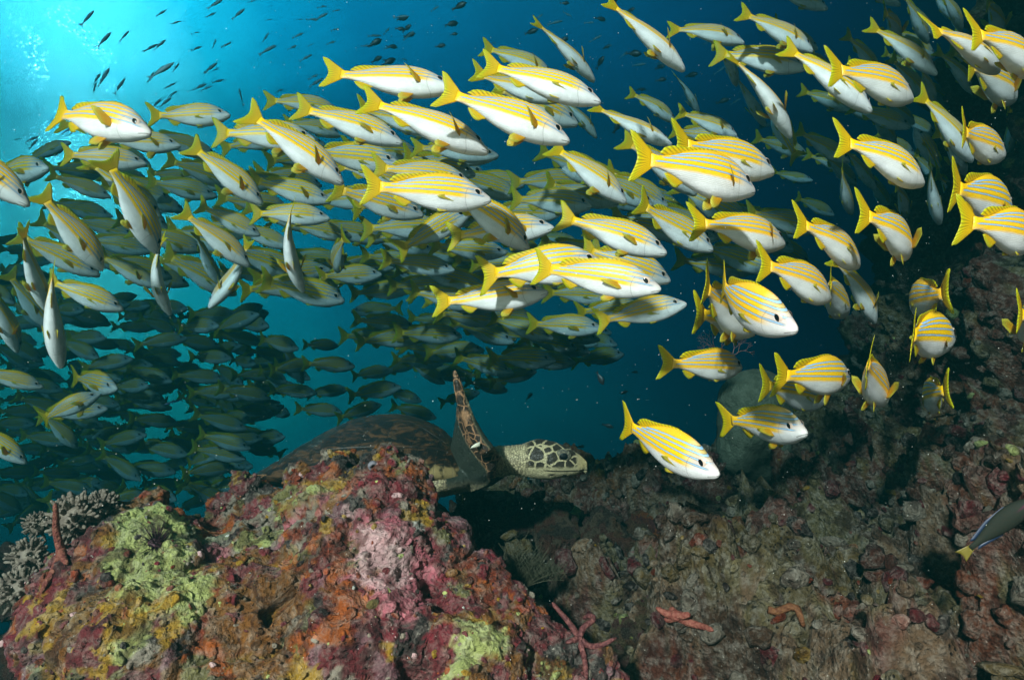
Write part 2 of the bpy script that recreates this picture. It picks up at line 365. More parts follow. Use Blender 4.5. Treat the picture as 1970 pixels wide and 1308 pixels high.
rocks = [ # px, py, d, radius px, proto, squash, label
 (1000,1010,1.95,62,2,.8,'low maroon rock just right of the foreground rock, under the turtle'),
 (1080,1040,1.85,70,0,.9,'red topped rock in the middle, below the gap under the turtle head'),
 (1180,1050,1.80,85,2,.9,'lumpy red brown rock at the centre, one of the tallest in its row'),
 (1120,1120,1.65,75,4,1,'dark rock between the sea star and the lumpy red brown rock'),
 (1250,1020,2.05,50,5,.9,'small rust red knob behind the lumpy red brown rock'),
 (1345,1030,2.0,85,1,.6,'long grey slab leaning up to the right at mid slope'),
 (1290,1070,1.85,60,4,.7,'dark rounded rock at the foot of the long grey slab'),
 (1240,1150,1.45,60,1,.8,'grey green ledge carrying the salmon sea star'),
 (1280,1220,1.35,95,0,.9,'broad mottled rock at the bottom centre right, below the salmon sea star'),
 (1230,1300,1.25,70,4,.9,'shadowed rock at the bottom edge right of the foreground rock'),
 (1400,1270,1.35,70,2,.8,'maroon rock at the bottom edge right of centre'),
 (1510,1075,1.85,42,5,1.3,'upright rock with an orange brown cap at mid right'),
 (1500,1140,1.75,55,2,.9,'maroon rock below the orange brown capped one'),
 (1600,1080,1.95,75,3,.7,'yellow green crusted rock in the middle right'),
 (1640,1010,2.15,62,2,.9,'maroon rock with orange bits above the yellow green one'),
 (1560,985,2.3,45,4,.9,'small dark knob between two rocks on the slope'),
 (1720,1090,1.95,60,1,.8,'grey rock right of the yellow green crusted one'),
 (1790,1050,2.05,70,3,.9,'pale green grey rock by the dark wrasse, on its left'),
 (1880,1130,1.85,90,1,.9,'large grey rock at the right edge beneath the dark wrasse'),
 (1840,1200,1.60,58,5,1.1,'orange red sponge covered rock at lower right'),
 (1930,1250,1.5,90,3,.9,'green grey rock in the bottom right corner'),
 (1760,1270,1.5,85,1,.8,'mottled rock at the bottom edge left of the corner rock'),
 (1480,1240,1.5,60,0,.9,'small mottled rock left of the pebbly brain coral'),
 (1430,905,2.6,60,4,.9,'dark rock under the striped snapper with edge-on tail'),
 (1510,900,2.6,70,1,.7,'grey ledge climbing right under the reef crest'),
 (1590,850,2.8,62,0,.8,'mottled ledge higher on the crest, right of the coral dome'),
 (1660,800,2.9,55,2,.8,'maroon rock on the crest below the snapper seen from behind'),
 (1730,760,3.0,60,4,.9,'dark rock on the crest under the left-facing snapper'),
 (1620,930,2.5,65,2,.9,'red brown rock in the middle of the slope'),
 (1700,900,2.6,70,1,.9,'grey rock in the upper middle of the right slope'),
 (1790,870,2.6,75,0,.9,'mottled rock high on the slope near the black wall'),
 (1880,900,2.5,80,4,.9,'dark rock high at the right edge'),
 (1930,990,2.3,70,3,.9,'green grey rock at the right edge behind the wrasse'),
 (1690,980,2.4,50,5,.9,'small orange knob on the slope, lit alone'),
 (1250,910,3.0,60,4,.7,'far dark reef mound left of the lowest big snapper'),
 (1180,920,3.2,60,3,.7,'far teal reef mound just right of the turtle beak'),
 (1080,950,3.2,70,4,.5,'far dark reef ridge below the turtle head'),
 (960,955,3.1,70,1,.5,'far dim ledge beneath the turtle shoulder'),
 (1330,960,2.6,70,4,.8,'dark rock below the lowest big snapper'),
 (1400,985,2.4,50,3,.8,'small green grey rock right below the lowest big snapper'),
 (30,1120,1.9,90,4,.9,'dark rock behind the grey soft coral at the left edge'),
 (20,1260,1.5,90,2,.9,'dark red rock in the bottom left corner')]
for i, (px, py, d, rp, s, sq, lab) in enumerate(rocks):
    o = newobj('reef_rock', protos[s]); r = random.Random(i)
    c = P(px, py, d); k = rp * d / F * 1.12
    o.location = c; o.scale = (k, k, k * sq); o.rotation_euler = (r.uniform(-.5, .5), r.uniform(-.5, .5), r.uniform(0, 6.28))
    tag(o, lab, 'rock', 'rocks of the reef slope')

# ------------------------------------------------------------------ added ledge, out of view up and to the right, shaped to shade the wall
bl = []; r = random.Random(77)
for i in range(76):
    u = r.random(); x_ = .74 + u * 3.1 + r.uniform(-.1, .1); y_ = r.uniform(.25, 2.35); z_ = 1.85 + .25 * u + r.uniform(-.08, .08)
    if z_ / y_ < .62 and x_ / y_ < .95: continue
    bl.append((Vector((x_, y_, z_)), (r.uniform(.3, .5), r.uniform(.3, .42), r.uniform(.14, .22))))
for i in range(22): bl.append((Vector((r.uniform(1.0, 2.6), r.uniform(-.02, .5), 1.9 + r.uniform(-.06, .1))), (r.uniform(.3, .42), r.uniform(.26, .34), r.uniform(.14, .2))))
for i in range(8): bl.append((Vector((3.4, .3 + i * .45, 1.9 - .1 * i)), (.5, .4, .7)))
me = remeshed('shade_ledge', bl, .045); co, no = co_no(me); co = co + no * (fbm(co * 4, 4, 5) * .08)[:, None]
me.vertices.foreach_set('co', co.astype(np.float32).ravel()); setcol(me, patch_colour(co, ['maroon', 'dark', 'grey', 'brown'], 6.0, 5) * .6); me.materials.clear(); me.materials.append(M_slope)
o = newobj('shade_ledge', me); tag(o, 'added unseen ledge that shades the reef wall on the right', 'reef ledge')

# ------------------------------------------------------------------ small growths: nodules, polyps and rubble crusted on rock and slope
def fastmesh(name, co, faces, m, tint):
    me = bpy.data.meshes.new(name); me.vertices.add(len(co)); me.vertices.foreach_set('co', co.astype(np.float32).ravel()); k = faces.shape[1]
    me.loops.add(len(faces) * k); me.loops.foreach_set('vertex_index', faces.astype(np.int32).ravel())
    me.polygons.add(len(faces)); me.polygons.foreach_set('loop_start', (np.arange(len(faces)) * k).astype(np.int32)); me.update(calc_edges=True)
    me.polygons.foreach_set('use_smooth', [True] * len(faces)); setcol(me, tint); me.materials.append(m); return me
bm = bmesh.new(); bmesh.ops.create_icosphere(bm, subdivisions=2, radius=1); ICO = np.array([v_.co[:] for v_ in bm.verts]); ICF = np.array([[v_.index for v_ in f.verts] for f in bm.faces]); bm.free()
def scatter(name, pts, nos, sizes, cols, m, seed, flat=.6, rough=.45):
    g = np.random.RandomState(seed); n = len(pts); out = []
    up = nos / np.linalg.norm(nos, axis=1)[:, None]; rv = g.normal(size=(n, 3)); a = np.cross(up, rv); a /= np.linalg.norm(a, axis=1)[:, None]; b2 = np.cross(up, a)
    sa, sb, sc_ = sizes * g.uniform(.7, 1.4, n), sizes * g.uniform(.5, 1.1, n), sizes * flat * g.uniform(.5, 1.6, n)
    L_ = ICO[None] * np.stack([sa, sb, sc_], 1)[:, None, :]
    W_ = pts[:, None, :] + L_[..., 0:1] * a[:, None, :] + L_[..., 1:2] * b2[:, None, :] + L_[..., 2:3] * up[:, None, :]
    W_ = W_.reshape(-1, 3); sz = np.repeat(sizes, len(ICO)); q = fbm(W_ * 90, 2, seed); q2 = fbm(W_ * 240, 2, seed + 3)
    ctr = np.repeat(pts, len(ICO), axis=0); W_ = ctr + (W_ - ctr) * (1 + rough * (q * 1.3 + q2 * .7))[:, None]
    F_ = (ICF[None] + (np.arange(n) * len(ICO))[:, None, None]).reshape(-1, 3)
    return fastmesh(name, W_, F_, m, np.repeat(cols, len(ICO), axis=0))
def pick(me_, n, seed, test):
    c_, n_ = co_no(me_); g = np.random.RandomState(seed); ok = np.where(test(c_, n_))[0]; ix = g.choice(ok, n); return c_[ix], n_[ix], ix
def tints(me_, ix):
    q = np.empty(len(me_.vertices) * 4, dtype=np.float32); me_.attributes['tint'].data.foreach_get('color', q); return q.reshape(-1, 4)[ix, :3].astype(float)
g = np.random.RandomState(5)
rk = bpy.data.objects['coral_rock'].data
pts, nos, ix = pick(rk, 9000, 3, lambda c_, n_: (n_[:, 1] < .4) & (c_[:, 2] > -.62))
base = tints(rk, ix); pal = np.array([PAL[k] for k in ('maroon', 'rust', 'grey', 'palepink', 'crimson', 'white', 'dark', 'mustard', 'lime', 'orange')]); alt = pal[g.choice(len(pal), len(pts), p=[.2, .14, .18, .05, .1, .03, .14, .06, .05, .05])]
w_ = (g.rand(len(pts)) < .22)[:, None]; cols = np.where(w_, alt, base * g.uniform(.6, 1.5, (len(pts), 1)))
sz = .0014 + .0065 * g.rand(len(pts)) ** 3.6
o = newobj('crust_growth', scatter('crust_growth', pts - nos * sz[:, None] * .3, nos, sz, cols, M_reef, 8, .7, .7)); tag(o, 'tiny nodules, polyps and algae tufts crusting the foreground rock', 'reef growth', kind='stuff')
sb_ = bpy.data.objects['seabed'].data
pts, nos, ix = pick(sb_, 12000, 4, lambda c_, n_: (c_[:, 1] > .8) & (c_[:, 1] < 3.4) & (c_[:, 0] > -.2) & (c_[:, 0] / c_[:, 1] < .85) & (n_[:, 1] < .6))
base = tints(sb_, ix); alt = pal[g.choice(len(pal), len(pts), p=[.24, .06, .38, .0, .02, .0, .24, .03, .03, .0])]
w_ = (g.rand(len(pts)) < .45)[:, None]; cols = np.where(w_, alt * .55, base * g.uniform(.6, 1.5, (len(pts), 1)))
sz = .004 + .020 * g.rand(len(pts)) ** 3.0
o = newobj('coral_rubble', scatter('coral_rubble', pts, nos, sz, cols, M_slope, 9, .8, .4)); tag(o, 'broken coral rubble strewn over the slope', 'rubble', kind='stuff')

# ------------------------------------------------------------------ where the line of sight to a photo pixel meets rock
from mathutils.bvhtree import BVHTree
bpy.context.view_layer.update()
_trees = []
for o_ in list(COL.objects):
    if o_.type == 'MESH' and o_.name.split('.')[0] in ('coral_rock', 'seabed', 'reef_rock', 'coral_rubble'):
        mw = o_.matrix_world; me_ = o_.data; n = len(me_.vertices); c_ = np.empty(n * 3); me_.vertices.foreach_get('co', c_); c_ = c_.reshape(-1, 3) @ np.array(mw.to_3x3()).T + np.array(mw.translation)
        _trees.append(BVHTree.FromPolygons([tuple(q) for q in c_.tolist()], [tuple(p_.vertices) for p_ in me_.polygons]))
def surf(px, py, default):
    r_ = P(px, py, 1).normalized(); best = None
    for t_ in _trees:
        h = t_.ray_cast(Vector((0, 0, 0)), r_)
        if h[0] is not None and (best is None or h[3] < best): best = h[3]
    if best is None: return default
    return (r_ * best).y
# ------------------------------------------------------------------ snapper materials
def body_material(name, belly=(.80, .77, .78)):
    m, nt, b = mat(name)
    r = attr(nt, 'rest'); x, y, z = sepxyz(nt, r)
    nz = (noise(nt, r, 14, 2) - 0.5) * 0.006
    zz = z + nz
    oi = nt.nodes.new('ShaderNodeObjectInfo')
    dx2 = (x - 0.3).pow(2.0)
    cs = [(.016, .06), (.056, .12), (.092, .24), (.122, .38)]
    z1 = dx2 * -cs[0][1] + cs[0][0]
    yel = (zz - z1).step(-.046, -.026)
    headf = x.step(.13, .27)
    yel = (yel * headf).max((x.step(.72, .80)) * (zz - z1).step(-.05, -.02)).max(x.step(.79, .835))
    lines = ((z + nz * 2.0) * 620.0).sin().step(0.1, 0.9) * z.step(-.085, -.06) * x.step(.12, .2) * 0.45
    scl = noise(nt, r, 60, 2)
    col = mixc(nt, lines, belly, (.34, .30, .18))
    head = mixc(nt, z.step(-.035, .05), belly, (.50, .42, .40))
    head = mixc(nt, z.step(.05, .10), head, (.50, .36, .12))
    col = mixc(nt, x.step(.27, .14), col, head)
    yc = mixc(nt, scl, (.90, .47, .0), (1.0, .60, .0))
    yc = mixc(nt, z.step(.09, .15) * 0.45, yc, (.45, .27, .03))
    yc = mixc(nt, S(nt, oi.outputs['Random']) * .38, yc, (.95, .38, .0))
    col = mixc(nt, yel, col, yc)
    for i, (c, k) in enumerate(cs):
        zi = dx2 * -k + c
        d = (zz - zi).abs()
        lim = x.step(.045, .09) * x.step(.83 - .05 * i, .79 - .05 * i)
        col = mixc(nt, d.step(.0085, .0062) * lim * 0.85, col, (.20, .12, .03))
        col = mixc(nt, d.step(.0052, .0038) * lim, col, (.26, .44, .66))
    # gill cover and mouth lines
    gx = (x - .095); gd = ((gx * gx + (z * 0.9 + .01).pow(2.0)).sqrt() - .118).abs()
    gill = gd.step(.004, .0015) * x.step(.12, .17) * z.step(.075, .05)
    col = mixc(nt, gill * 0.40, col, (.10, .07, .06))
    md = (z + x * 0.38 + .012).abs()
    mouth = md.step(.0035, .0015) * x.step(.068, .058)
    col = mixc(nt, mouth * 0.85, col, (.08, .05, .05))
    # silvery grey mottling of the lower flank, and a duller keel
    col = mixc(nt, noise(nt, r, 9, 3, .6).step(.42, .68) * z.step(.0, -.03) * .35, col, (.45, .44, .45))
    col = mixc(nt, S(nt, oi.outputs['Random']) * 0.12, col, (.30, .26, .16))
    link(nt, col, b.inputs['Base Color'])
    sc = voro(nt, r, 95.0, 'F1')
    h = sc * 0.5 - gill * 1.2 - mouth * 1.2
    link(nt, bump(nt, h, 0.22, 0.003), b.inputs['Normal'])
    b.inputs['Roughness'].default_value = 0.38
    b.inputs['Specular IOR Level'].default_value = 0.28
    return m
def fin_material(name, base=(1.0, .66, .0), tip=(.78, .76, .004)):
    m, nt, b = mat(name)
    r = attr(nt, 'rest'); s, t, k = sepxyz(nt, r)
    ray = ((t + (noise(nt, r, 5, 2) - .5) * .02) * 95.0).sin().step(-.2, .9)
    col = mixc(nt, s.step(.45, 1.0), base, tip)
    col = mixc(nt, ray * s.step(0.05, .5) * 0.62, col, (.30, .22, .02))
    link(nt, col, b.inputs['Base Color']); b.inputs['Roughness'].default_value = 0.45
    link(nt, bump(nt, ray, 0.5, 0.002), b.inputs['Normal'])
    tr = nt.nodes.new('ShaderNodeBsdfTranslucent'); link(nt, col, tr.inputs[0])
    mx = nt.nodes.new('ShaderNodeMixShader'); mx.inputs[0].default_value = 0.5
    nt.links.new(b.outputs[0], mx.inputs[1]); nt.links.new(tr.outputs[0], mx.inputs[2])
    nt.links.new(mx.outputs[0], nt.nodes['Material Output'].inputs[0])
    return m
M_body = body_material('snapper_skin')
M_fin = fin_material('snapper_fin')
M_fin2 = fin_material('snapper_paired_fin', (.95, .50, .01), (.80, .74, .08))
M_iris, nt, b = mat('iris'); b.inputs['Base Color'].default_value = (.60, .44, .36, 1); b.inputs['Roughness'].default_value = .2
M_pupil, nt, b = mat('pupil'); b.inputs['Base Color'].default_value = (.004, .004, .006, 1); b.inputs['Roughness'].default_value = .08

PX = [0, .012, .035, .07, .11, .16, .22, .29, .37, .45, .54, .62, .69, .75, .80, .845]
PT = [.004, .020, .036, .058, .082, .108, .128, .140, .142, .134, .112, .088, .063, .047, .041, .046]
PB = [-.016, -.032, -.046, -.061, -.078, -.094, -.106, -.114, -.116, -.110, -.094, -.074, -.053, -.041, -.036, -.041]
PW = [.006, .016, .025, .034, .043, .051, .057, .059, .057, .051, .042, .033, .023, .016, .0115, .005]
def prof(x, ys):
    """catmull-rom through the profile"""
    xs = np.asarray(PX); ys = np.asarray(ys); x = np.atleast_1d(x); out = []
    m = np.gradient(ys, xs)
    for q in x:
        i = int(np.clip(np.searchsorted(xs, q) - 1, 0, len(xs) - 2)); h = xs[i + 1] - xs[i]; t = np.clip((q - xs[i]) / h, 0, 1)
        out.append((2*t**3-3*t**2+1)*ys[i] + (t**3-2*t**2+t)*h*m[i] + (-2*t**3+3*t**2)*ys[i+1] + (t**3-t**2)*h*m[i+1])
    return np.array(out)
def spindle(nx, nr):
    xs = np.concatenate([[0, .006, .014, .026], np.linspace(.042, .845, nx)])
    T, B_, Wd = prof(xs, PT) * (1 + .15 * np.sin(np.clip(xs, 0, .8) / .8 * np.pi)), prof(xs, PB) * (1 + .15 * np.sin(np.clip(xs, 0, .8) / .8 * np.pi)), prof(xs, PW) * 1.18
    V, Fc = [], []
    for xi, t, bb, w in zip(xs, T, B_, Wd):
        c = (t + bb) / 2 - .012 * (0.3 < 1); hh = (t - bb) / 2; c = (t + bb) / 2
        for k in range(nr):
            a = 2 * math.pi * k / nr; s, co = math.sin(a), math.cos(a)
            zz = c + hh * s
            # belly rounder, back sharper
            e = 0.80 if s < 0 else 1.05
            yy = w * (abs(co) ** e) * (1 if co > 0 else -1) * (1.0 if s > 0 else 1.06)
            V.append((xi, yy, zz))
    n = len(xs)
    for i in range(n - 1):
        for k in range(nr):
            a, b2 = i * nr + k, i * nr + (k + 1) % nr
            Fc.append((a, b2, b2 + nr, a + nr))
    Fc.append(tuple(range(nr))[::-1]); Fc.append(tuple((n - 1) * nr + k for k in range(nr)))
    return np.array(V), Fc
def sheet(base, tip, nS, nT, th0=.0045, th1=.0012, bulge=0.0, normal=None, ruff=0.0):
    """thin closed fin between a base curve and a tip curve; returns verts, faces, rest (s, t, 0)"""
    base = np.array(base, float); tip = np.array(tip, float)
    def res(c, n):
        d = np.r_[0, np.cumsum(np.linalg.norm(np.diff(c, axis=0), axis=1))]; d /= d[-1]
        u = np.linspace(0, 1, n); return np.stack([np.interp(u, d, c[:, k]) for k in range(3)], 1)
    Bc, Tc = res(base, nT), res(tip, nT)
    nrm = np.array(normal if normal is not None else (0, 1, 0), float); nrm /= np.linalg.norm(nrm)
    V, Rr, Fc = [], [], []
    for side in (1, -1):
        for i in range(nS):
            s = i / (nS - 1)
            for j in range(nT):
                t = j / (nT - 1)
                q = Bc[j] * (1 - s) + Tc[j] * s + nrm * (bulge * math.sin(s * math.pi) + ruff * math.sin(t * 17) * s)
                q = q + nrm * side * (th0 * (1 - s) + th1 * s) * (0.35 + 0.65 * math.sin(math.pi * min(max(t, .08), .92)))
                V.append(q); Rr.append((s, t, 0))
    n = nS * nT
    for i in range(nS - 1):
        for j in range(nT - 1):
            a = i * nT + j; Fc.append((a, a + 1, a + nT + 1, a + nT)); Fc.append((n + a, n + a + nT, n + a + nT + 1, n + a + 1))
    rim = [(0, j) for j in range(nT)] + [(i, nT - 1) for i in range(1, nS)] + [(nS - 1, j) for j in range(nT - 2, -1, -1)] + [(i, 0) for i in range(nS - 2, 0, -1)]
    rim = [i * nT + j for i, j in rim]
    for a, b2 in zip(rim, rim[1:] + rim[:1]): Fc.append((b2, a, n + a, n + b2))
    return np.array(V), Fc, np.array(Rr)
def bender(B):
    u = np.linspace(-.02, 1.1, 220)
    ph = B * np.clip((u - .12) / .85, 0, 1.2) ** 1.25
    cx = np.cumsum(np.cos(ph)) * (u[1] - u[0]); cy = np.cumsum(np.sin(ph)) * (u[1] - u[0])
    cx -= np.interp(0, u, cx); cy -= np.interp(0, u, cy)
    tx, ty = np.interp(.95, u, cx), np.interp(.95, u, cy)      # the fork of the tail
    ch = math.hypot(tx, ty); a = math.atan2(ty, tx)
    def f(V):
        V = np.asarray(V, float); p = np.interp(V[:, 0], u, ph)
        X = np.interp(V[:, 0], u, cx) - V[:, 1] * np.sin(p); Y = np.interp(V[:, 0], u, cy) + V[:, 1] * np.cos(p)
        X2 = X * math.cos(a) + Y * math.sin(a); Y2 = -X * math.sin(a) + Y * math.cos(a)
        # nose to +X; a half-turn about the upright axis, so handedness stays
        return np.stack([ch / 2 - X2, -Y2, V[:, 2]], 1)
    return f, ch
_cache = {}
def snapper_meshes(B, opened, lod=0):
    key = (B, opened, lod)
    if key in _cache: return _cache[key]
    f, ch = bender(B); out = []
    nx, nr = ((30, 22), (18, 14))[min(lod, 1)]
    V, Fc = spindle(nx, nr)
    out.append(('body', mk('snapper_body', f(V), Fc, [M_body], rest=V)))
    q = (8, 15) if lod == 0 else (4, 7)
    # tail: forked, rounded lobes
    tb = [(.825, 0, .040), (.84, 0, .02), (.842, 0, 0), (.84, 0, -.02), (.825, 0, -.036)]
    tt = [(.955, 0, .148), (1.0, 0, .158), (.975, 0, .10), (.948, 0, .05), (.934, 0, 0), (.945, 0, -.05), (.968, 0, -.10), (.992, 0, -.152), (.948, 0, -.142)]
    sh = sheet(tb, tt, q[0], q[1] + 8, .0050, .0012, ruff=.0015)
    out.append(('tail_fin', mk('snapper_tail', f(sh[0]), sh[1], [M_fin], rest=sh[2])))
    xs = np.linspace(.27, .735, 16)
    top = prof(xs, PT) * 1.11 - .006
    hh = np.interp(xs, [.27, .30, .36, .5, .60, .66, .70, .735], [.003, .014, .019, .015, .030, .046, .044, .008])
    back = np.interp(xs, [.27, .735], [.012, .050])
    sh = sheet([(a, 0, t) for a, t in zip(xs, top)], [(a + c, 0, t + h) for a, t, h, c in zip(xs, top, hh, back)], 5, 22 if lod == 0 else 10, .004, .0012)
    out.append(('dorsal_fin', mk('snapper_dorsal', f(sh[0]), sh[1], [M_fin], rest=sh[2])))
    xs = np.linspace(.575, .70, 6); bot = prof(xs, PB) + .006
    hh = np.array([.012, .050, .062, .054, .040, .010])
    sh = sheet([(a, 0, t) for a, t in zip(xs, bot)], [(a + .045, 0, t - h) for a, t, h in zip(xs, bot, hh)], 4, 10, .004, .0012)
    out.append(('anal_fin', mk('snapper_anal', f(sh[0]), sh[1], [M_fin], rest=sh[2])))
    for sg in (1, -1):
        op = {0: .022, 1: .10, 2: .05}[opened]; up_ = {0: 0, 1: .075, 2: .02}[opened]
        base = [(.236, .054 * sg, -.012), (.238, .056 * sg, -.030), (.240, .053 * sg, -.046)]
        ln = .195 if opened != 1 else .15
        tip = [(.30 + ln * .35, (.057 + op * .6) * sg, -.008 + up_ * .8), (.24 + ln, (.052 + op) * sg, -.030 + up_), (.23 + ln * .85, (.053 + op * .95) * sg, -.044 + up_ * .7), (.30, (.058 + op * .4) * sg, -.056)]
        sh = sheet(base, tip, 6, 9, .0028, .001, normal=(.5, 1 * sg, .1))
        out.append(('pectoral_fin', mk('snapper_pectoral', f(sh[0]), sh[1], [M_fin2], rest=sh[2])))
        base = [(.285, .018 * sg, -.104), (.305, .02 * sg, -.110), (.325, .018 * sg, -.108)]
        dn = {0: .015, 1: .075, 2: .045}[opened]
        tip = [(.35, .03 * sg, -.118 - dn), (.405, .04 * sg, -.128 - dn), (.42, .034 * sg, -.112 - dn * .7), (.38, .02 * sg, -.108)]
        sh = sheet(base, tip, 5, 7, .003, .001, normal=(0, 1, .25 * sg))
        out.append(('pelvic_fin', mk('snapper_pelvic', f(sh[0]), sh[1], [M_fin2], rest=sh[2])))
        # eye: a low dome, pupil in the middle, pale ring round it
        EV, EF, mi = [], [], []
        rr = .036; cx, cy, cz = .125, (.0405) * sg, .036
        for i in range(7):
            a = (i / 6) * math.pi / 2
            for k in range(16):
                th = 2 * math.pi * k / 16
                EV.append((cx + rr * math.sin(a) * math.cos(th) + .006 * (1 - math.cos(a)) * -1, cy + sg * (rr * .42 * math.cos(a) - .004), cz + rr * math.sin(a) * math.sin(th)))
        for i in range(6):
            for k in range(16):
                a, b2 = i * 16 + k, i * 16 + (k + 1) % 16
                EF.append((a, b2, b2 + 16, a + 16)); mi.append(1 if i < 3 else 0)
        out.append(('eye', mk('snapper_eye', f(EV), EF, [M_iris, M_pupil], mi)))
    _cache[key] = (out, ch); return _cache[key]

def frame_from(nx, ny, tx, ty, yaw, roll, L, ch, kd, dmin=1.15, dfix=None):
    """solve the distance at which a fish of length L spans nose..tail pixels, return matrix columns and centre"""
    Lr = L * ch * kd; rn, rt = P(nx, ny, 1).normalized(), P(tx, ty, 1).normalized()
    def span(D, s): return (rn * (D - s) - rt * (D + s)).length
    s = .5 * Lr * math.sin(R(yaw)); lo, hi = abs(s) + .05, 30.0
    for _ in range(50):
        D = (lo + hi) / 2
        if span(D, s) > Lr: hi = D
        else: lo = D
    if dfix or D < dmin * kd or (dmin == 1.15 and (abs(yaw) >= 40 or (abs(yaw) >= 24 and D > 2.6))):                # too strongly foreshortened: keep the distance, turn the fish instead
        D = dfix * kd if dfix else (dmin if D < dmin * kd else 1.5 if abs(yaw) >= 40 else 2.6) * kd; lo, hi = 0.0, Lr * .5; sg = 1 if yaw >= 0 else -1
        for _ in range(40):
            s = (lo + hi) / 2
            if span(D, s * sg) > Lr: hi = s
            else: lo = s
        s *= sg
    n, t = rn * (D - s), rt * (D + s)
    Fw = (n - t).normalized(); c = (n + t) / 2
    up = Vector((0, 0, 1)); up = up - Fw * up.dot(Fw)
    if up.length < .15: up = Vector((0, 1, .0)) - Fw * Fw.y
    up.normalize()
    aw = c.normalized(); aw = aw - Fw * aw.dot(Fw); aw = aw - up * aw.dot(up)
    if aw.length < 1e-4: aw = up.cross(Fw)
    aw.normalize()
    U = (up * math.cos(R(roll)) + aw * math.sin(R(roll))).normalized()
    Y = U.cross(Fw).normalized()
    M = Matrix((Fw, Y, U)).transposed()
    return c, M, n, t, aw, Y
FISH = []     # every snapper: dict with its placement
def snapper(nx, ny, tx, ty, yaw=0, roll=0, bend=0, fins=0, k=1.0, L=.25, label=None, zone=None, d=None):
    FISH.append(dict(n=(nx, ny), t=(tx, ty), yaw=yaw, roll=roll, bend=bend, fins=fins, k=k, L=L, label=label, zone=zone, d=d))
# ------------------------------------------------------------------ the school: nose px, tail px, yaw (+ = towards the lens), roll (+ = belly shown)
A = snapper
# upper left, in front of the glade of light
A(291,257,107,220, 14,14,-.3,1, label='upper snapper against the cyan glow, pectoral fin raised, just left of the level one', d=1.45)
A(272,262,112,240, 5,25,0,0,1.18, label='snapper almost hidden below the topmost left snapper, only belly and fins out')
A(443,222,288,221, 8,4,0,0, label='level snapper at the top of the school, set apart in cyan water')
A(348,281,196,268, 10,6,0,0, label='pale snapper right under the two topmost left snappers')
A(282,316,122,298, 16,0,0,0, label='snapper with a shadowed back and bright cheek below the glow, orange tail behind it')
A(94,324,-12,338, 25,0,0,0,1.25, label='small dark-headed snapper peeping out right of the big one cut by the left edge')
A(136,273,48,310, 10,10,0,0,1.3, label='bluish snapper pointing up and right at the left rim of the school')
A(57,396,-150,235, 18,10,.3,0, label='biggest snapper on the left edge, only its head and shoulder in the picture')
A(199,520,75,372, -2,0,-.25,2, label='snapper diving right with a broad upright tail, upper of two steep ones on the left')
A(304,488,203,305, -8,-6,-.25,2, label='steeply diving snapper with a tall orange tail, stripes seen on its back')
A(309,418,170,310, 5,0,-.2,0,1.15, label='snapper with a pale snout tucked behind the one with the tall orange tail')
A(322,375,225,345, 12,0,0,0,1.25); A(326,407,235,385, 15,0,0,0,1.35); A(281,343,205,325, 5,5,0,0,1.4)
A(214,380,94,335, 0,-5,0,0,1.15, label='dark brown snapper in shade left of the tall orange tail')
A(383,348,286,332, 0,5,0,0,1.1, label='small snapper alone in the blue gap under the upper left row')
A(506,394,366,281, 6,4,-.3,1, label='snapper diving right with a big lemon tail, its snout in shade')
A(481,513,348,407, 0,18,-.2,0, label='white-bellied snapper diving right below the lemon tailed one')
A(501,453,383,395, 12,-8,-.3,0,1.08, label='dark big-eyed snapper shaded by the school, left of the upright orange tail')
A(97,603,45,438, -15,12,.35,0, label='narrow snapper plunging down at the left, its orange tail forked upward')
A(118,708,104,512, -20,6,.3,0, label='snapper hanging nose down with its belly to the lens, lowest of the plunging ones')
A(193,530,30,452, 5,-10,0,0,1.15, label='brown shaded snapper right behind the steep one with broad upright tail')
A(238,596,92,540, 14,0,0,0, label='snapper with a spotlit cheek and shaded back above the dark lower school')
A(302,553,190,490, 10,10,0,0,1.1, label='pale-faced snapper pointing down right between two plunging ones')
A(328,606,317,455, -18,12,.95,1, label='strongly bent snapper nose down with belly out and an orange tail flag')
A(401,593,478,462, 0,50,-.5,1, label='snapper swimming down and left against the school, yellow fins spread')
A(424,548,377,446, -5,30,0,0,1.15, label='thin pale snapper nose down between the two crossing snappers')
A(29,585,-50,530, 20,5,0,0,1.1); A(35,678,-35,545, -5,25,-.4,1, label='snapper dropping along the left edge with one pectoral fin stuck out')
A(99,633,13,525, 0,10,0,0,1.25, label='teal shaded snapper diving behind the plunging snappers')
A(85,745,-52,712, 6,-5,0,0, label='striped snapper on the left edge just left of the curled one')
A(194,757,82,806, 22,-5,-1.1,1, label='snapper curled like a bow with big eye and drooping tail, left above the rock')
A(208,786,72,800, 10,-5,0,0,1.15, label='yellowish snapper half hidden under the curled bow-shaped one')
A(226,748,140,725, 25,-5,0,0,1.25); A(150,862,82,795, -5,0,0,0,1.15, label='small striped snapper diving right below the curled one')
A(52,891,-70,808, 5,0,0,0, label='striped snapper cut by the left edge, low down, above the grey soft coral')
A(185,883,112,893, 15,0,0,0,1.2, label='little snapper whose face is lit while its rear is in shade')
A(84,985,42,925, 0,-15,0,0,1.3, label='striped back of a snapper rising just above the soft coral'); A(282,949,195,968, 5,-8,0,0,1.15, label='snapper brushing the crest of the lime green rock')
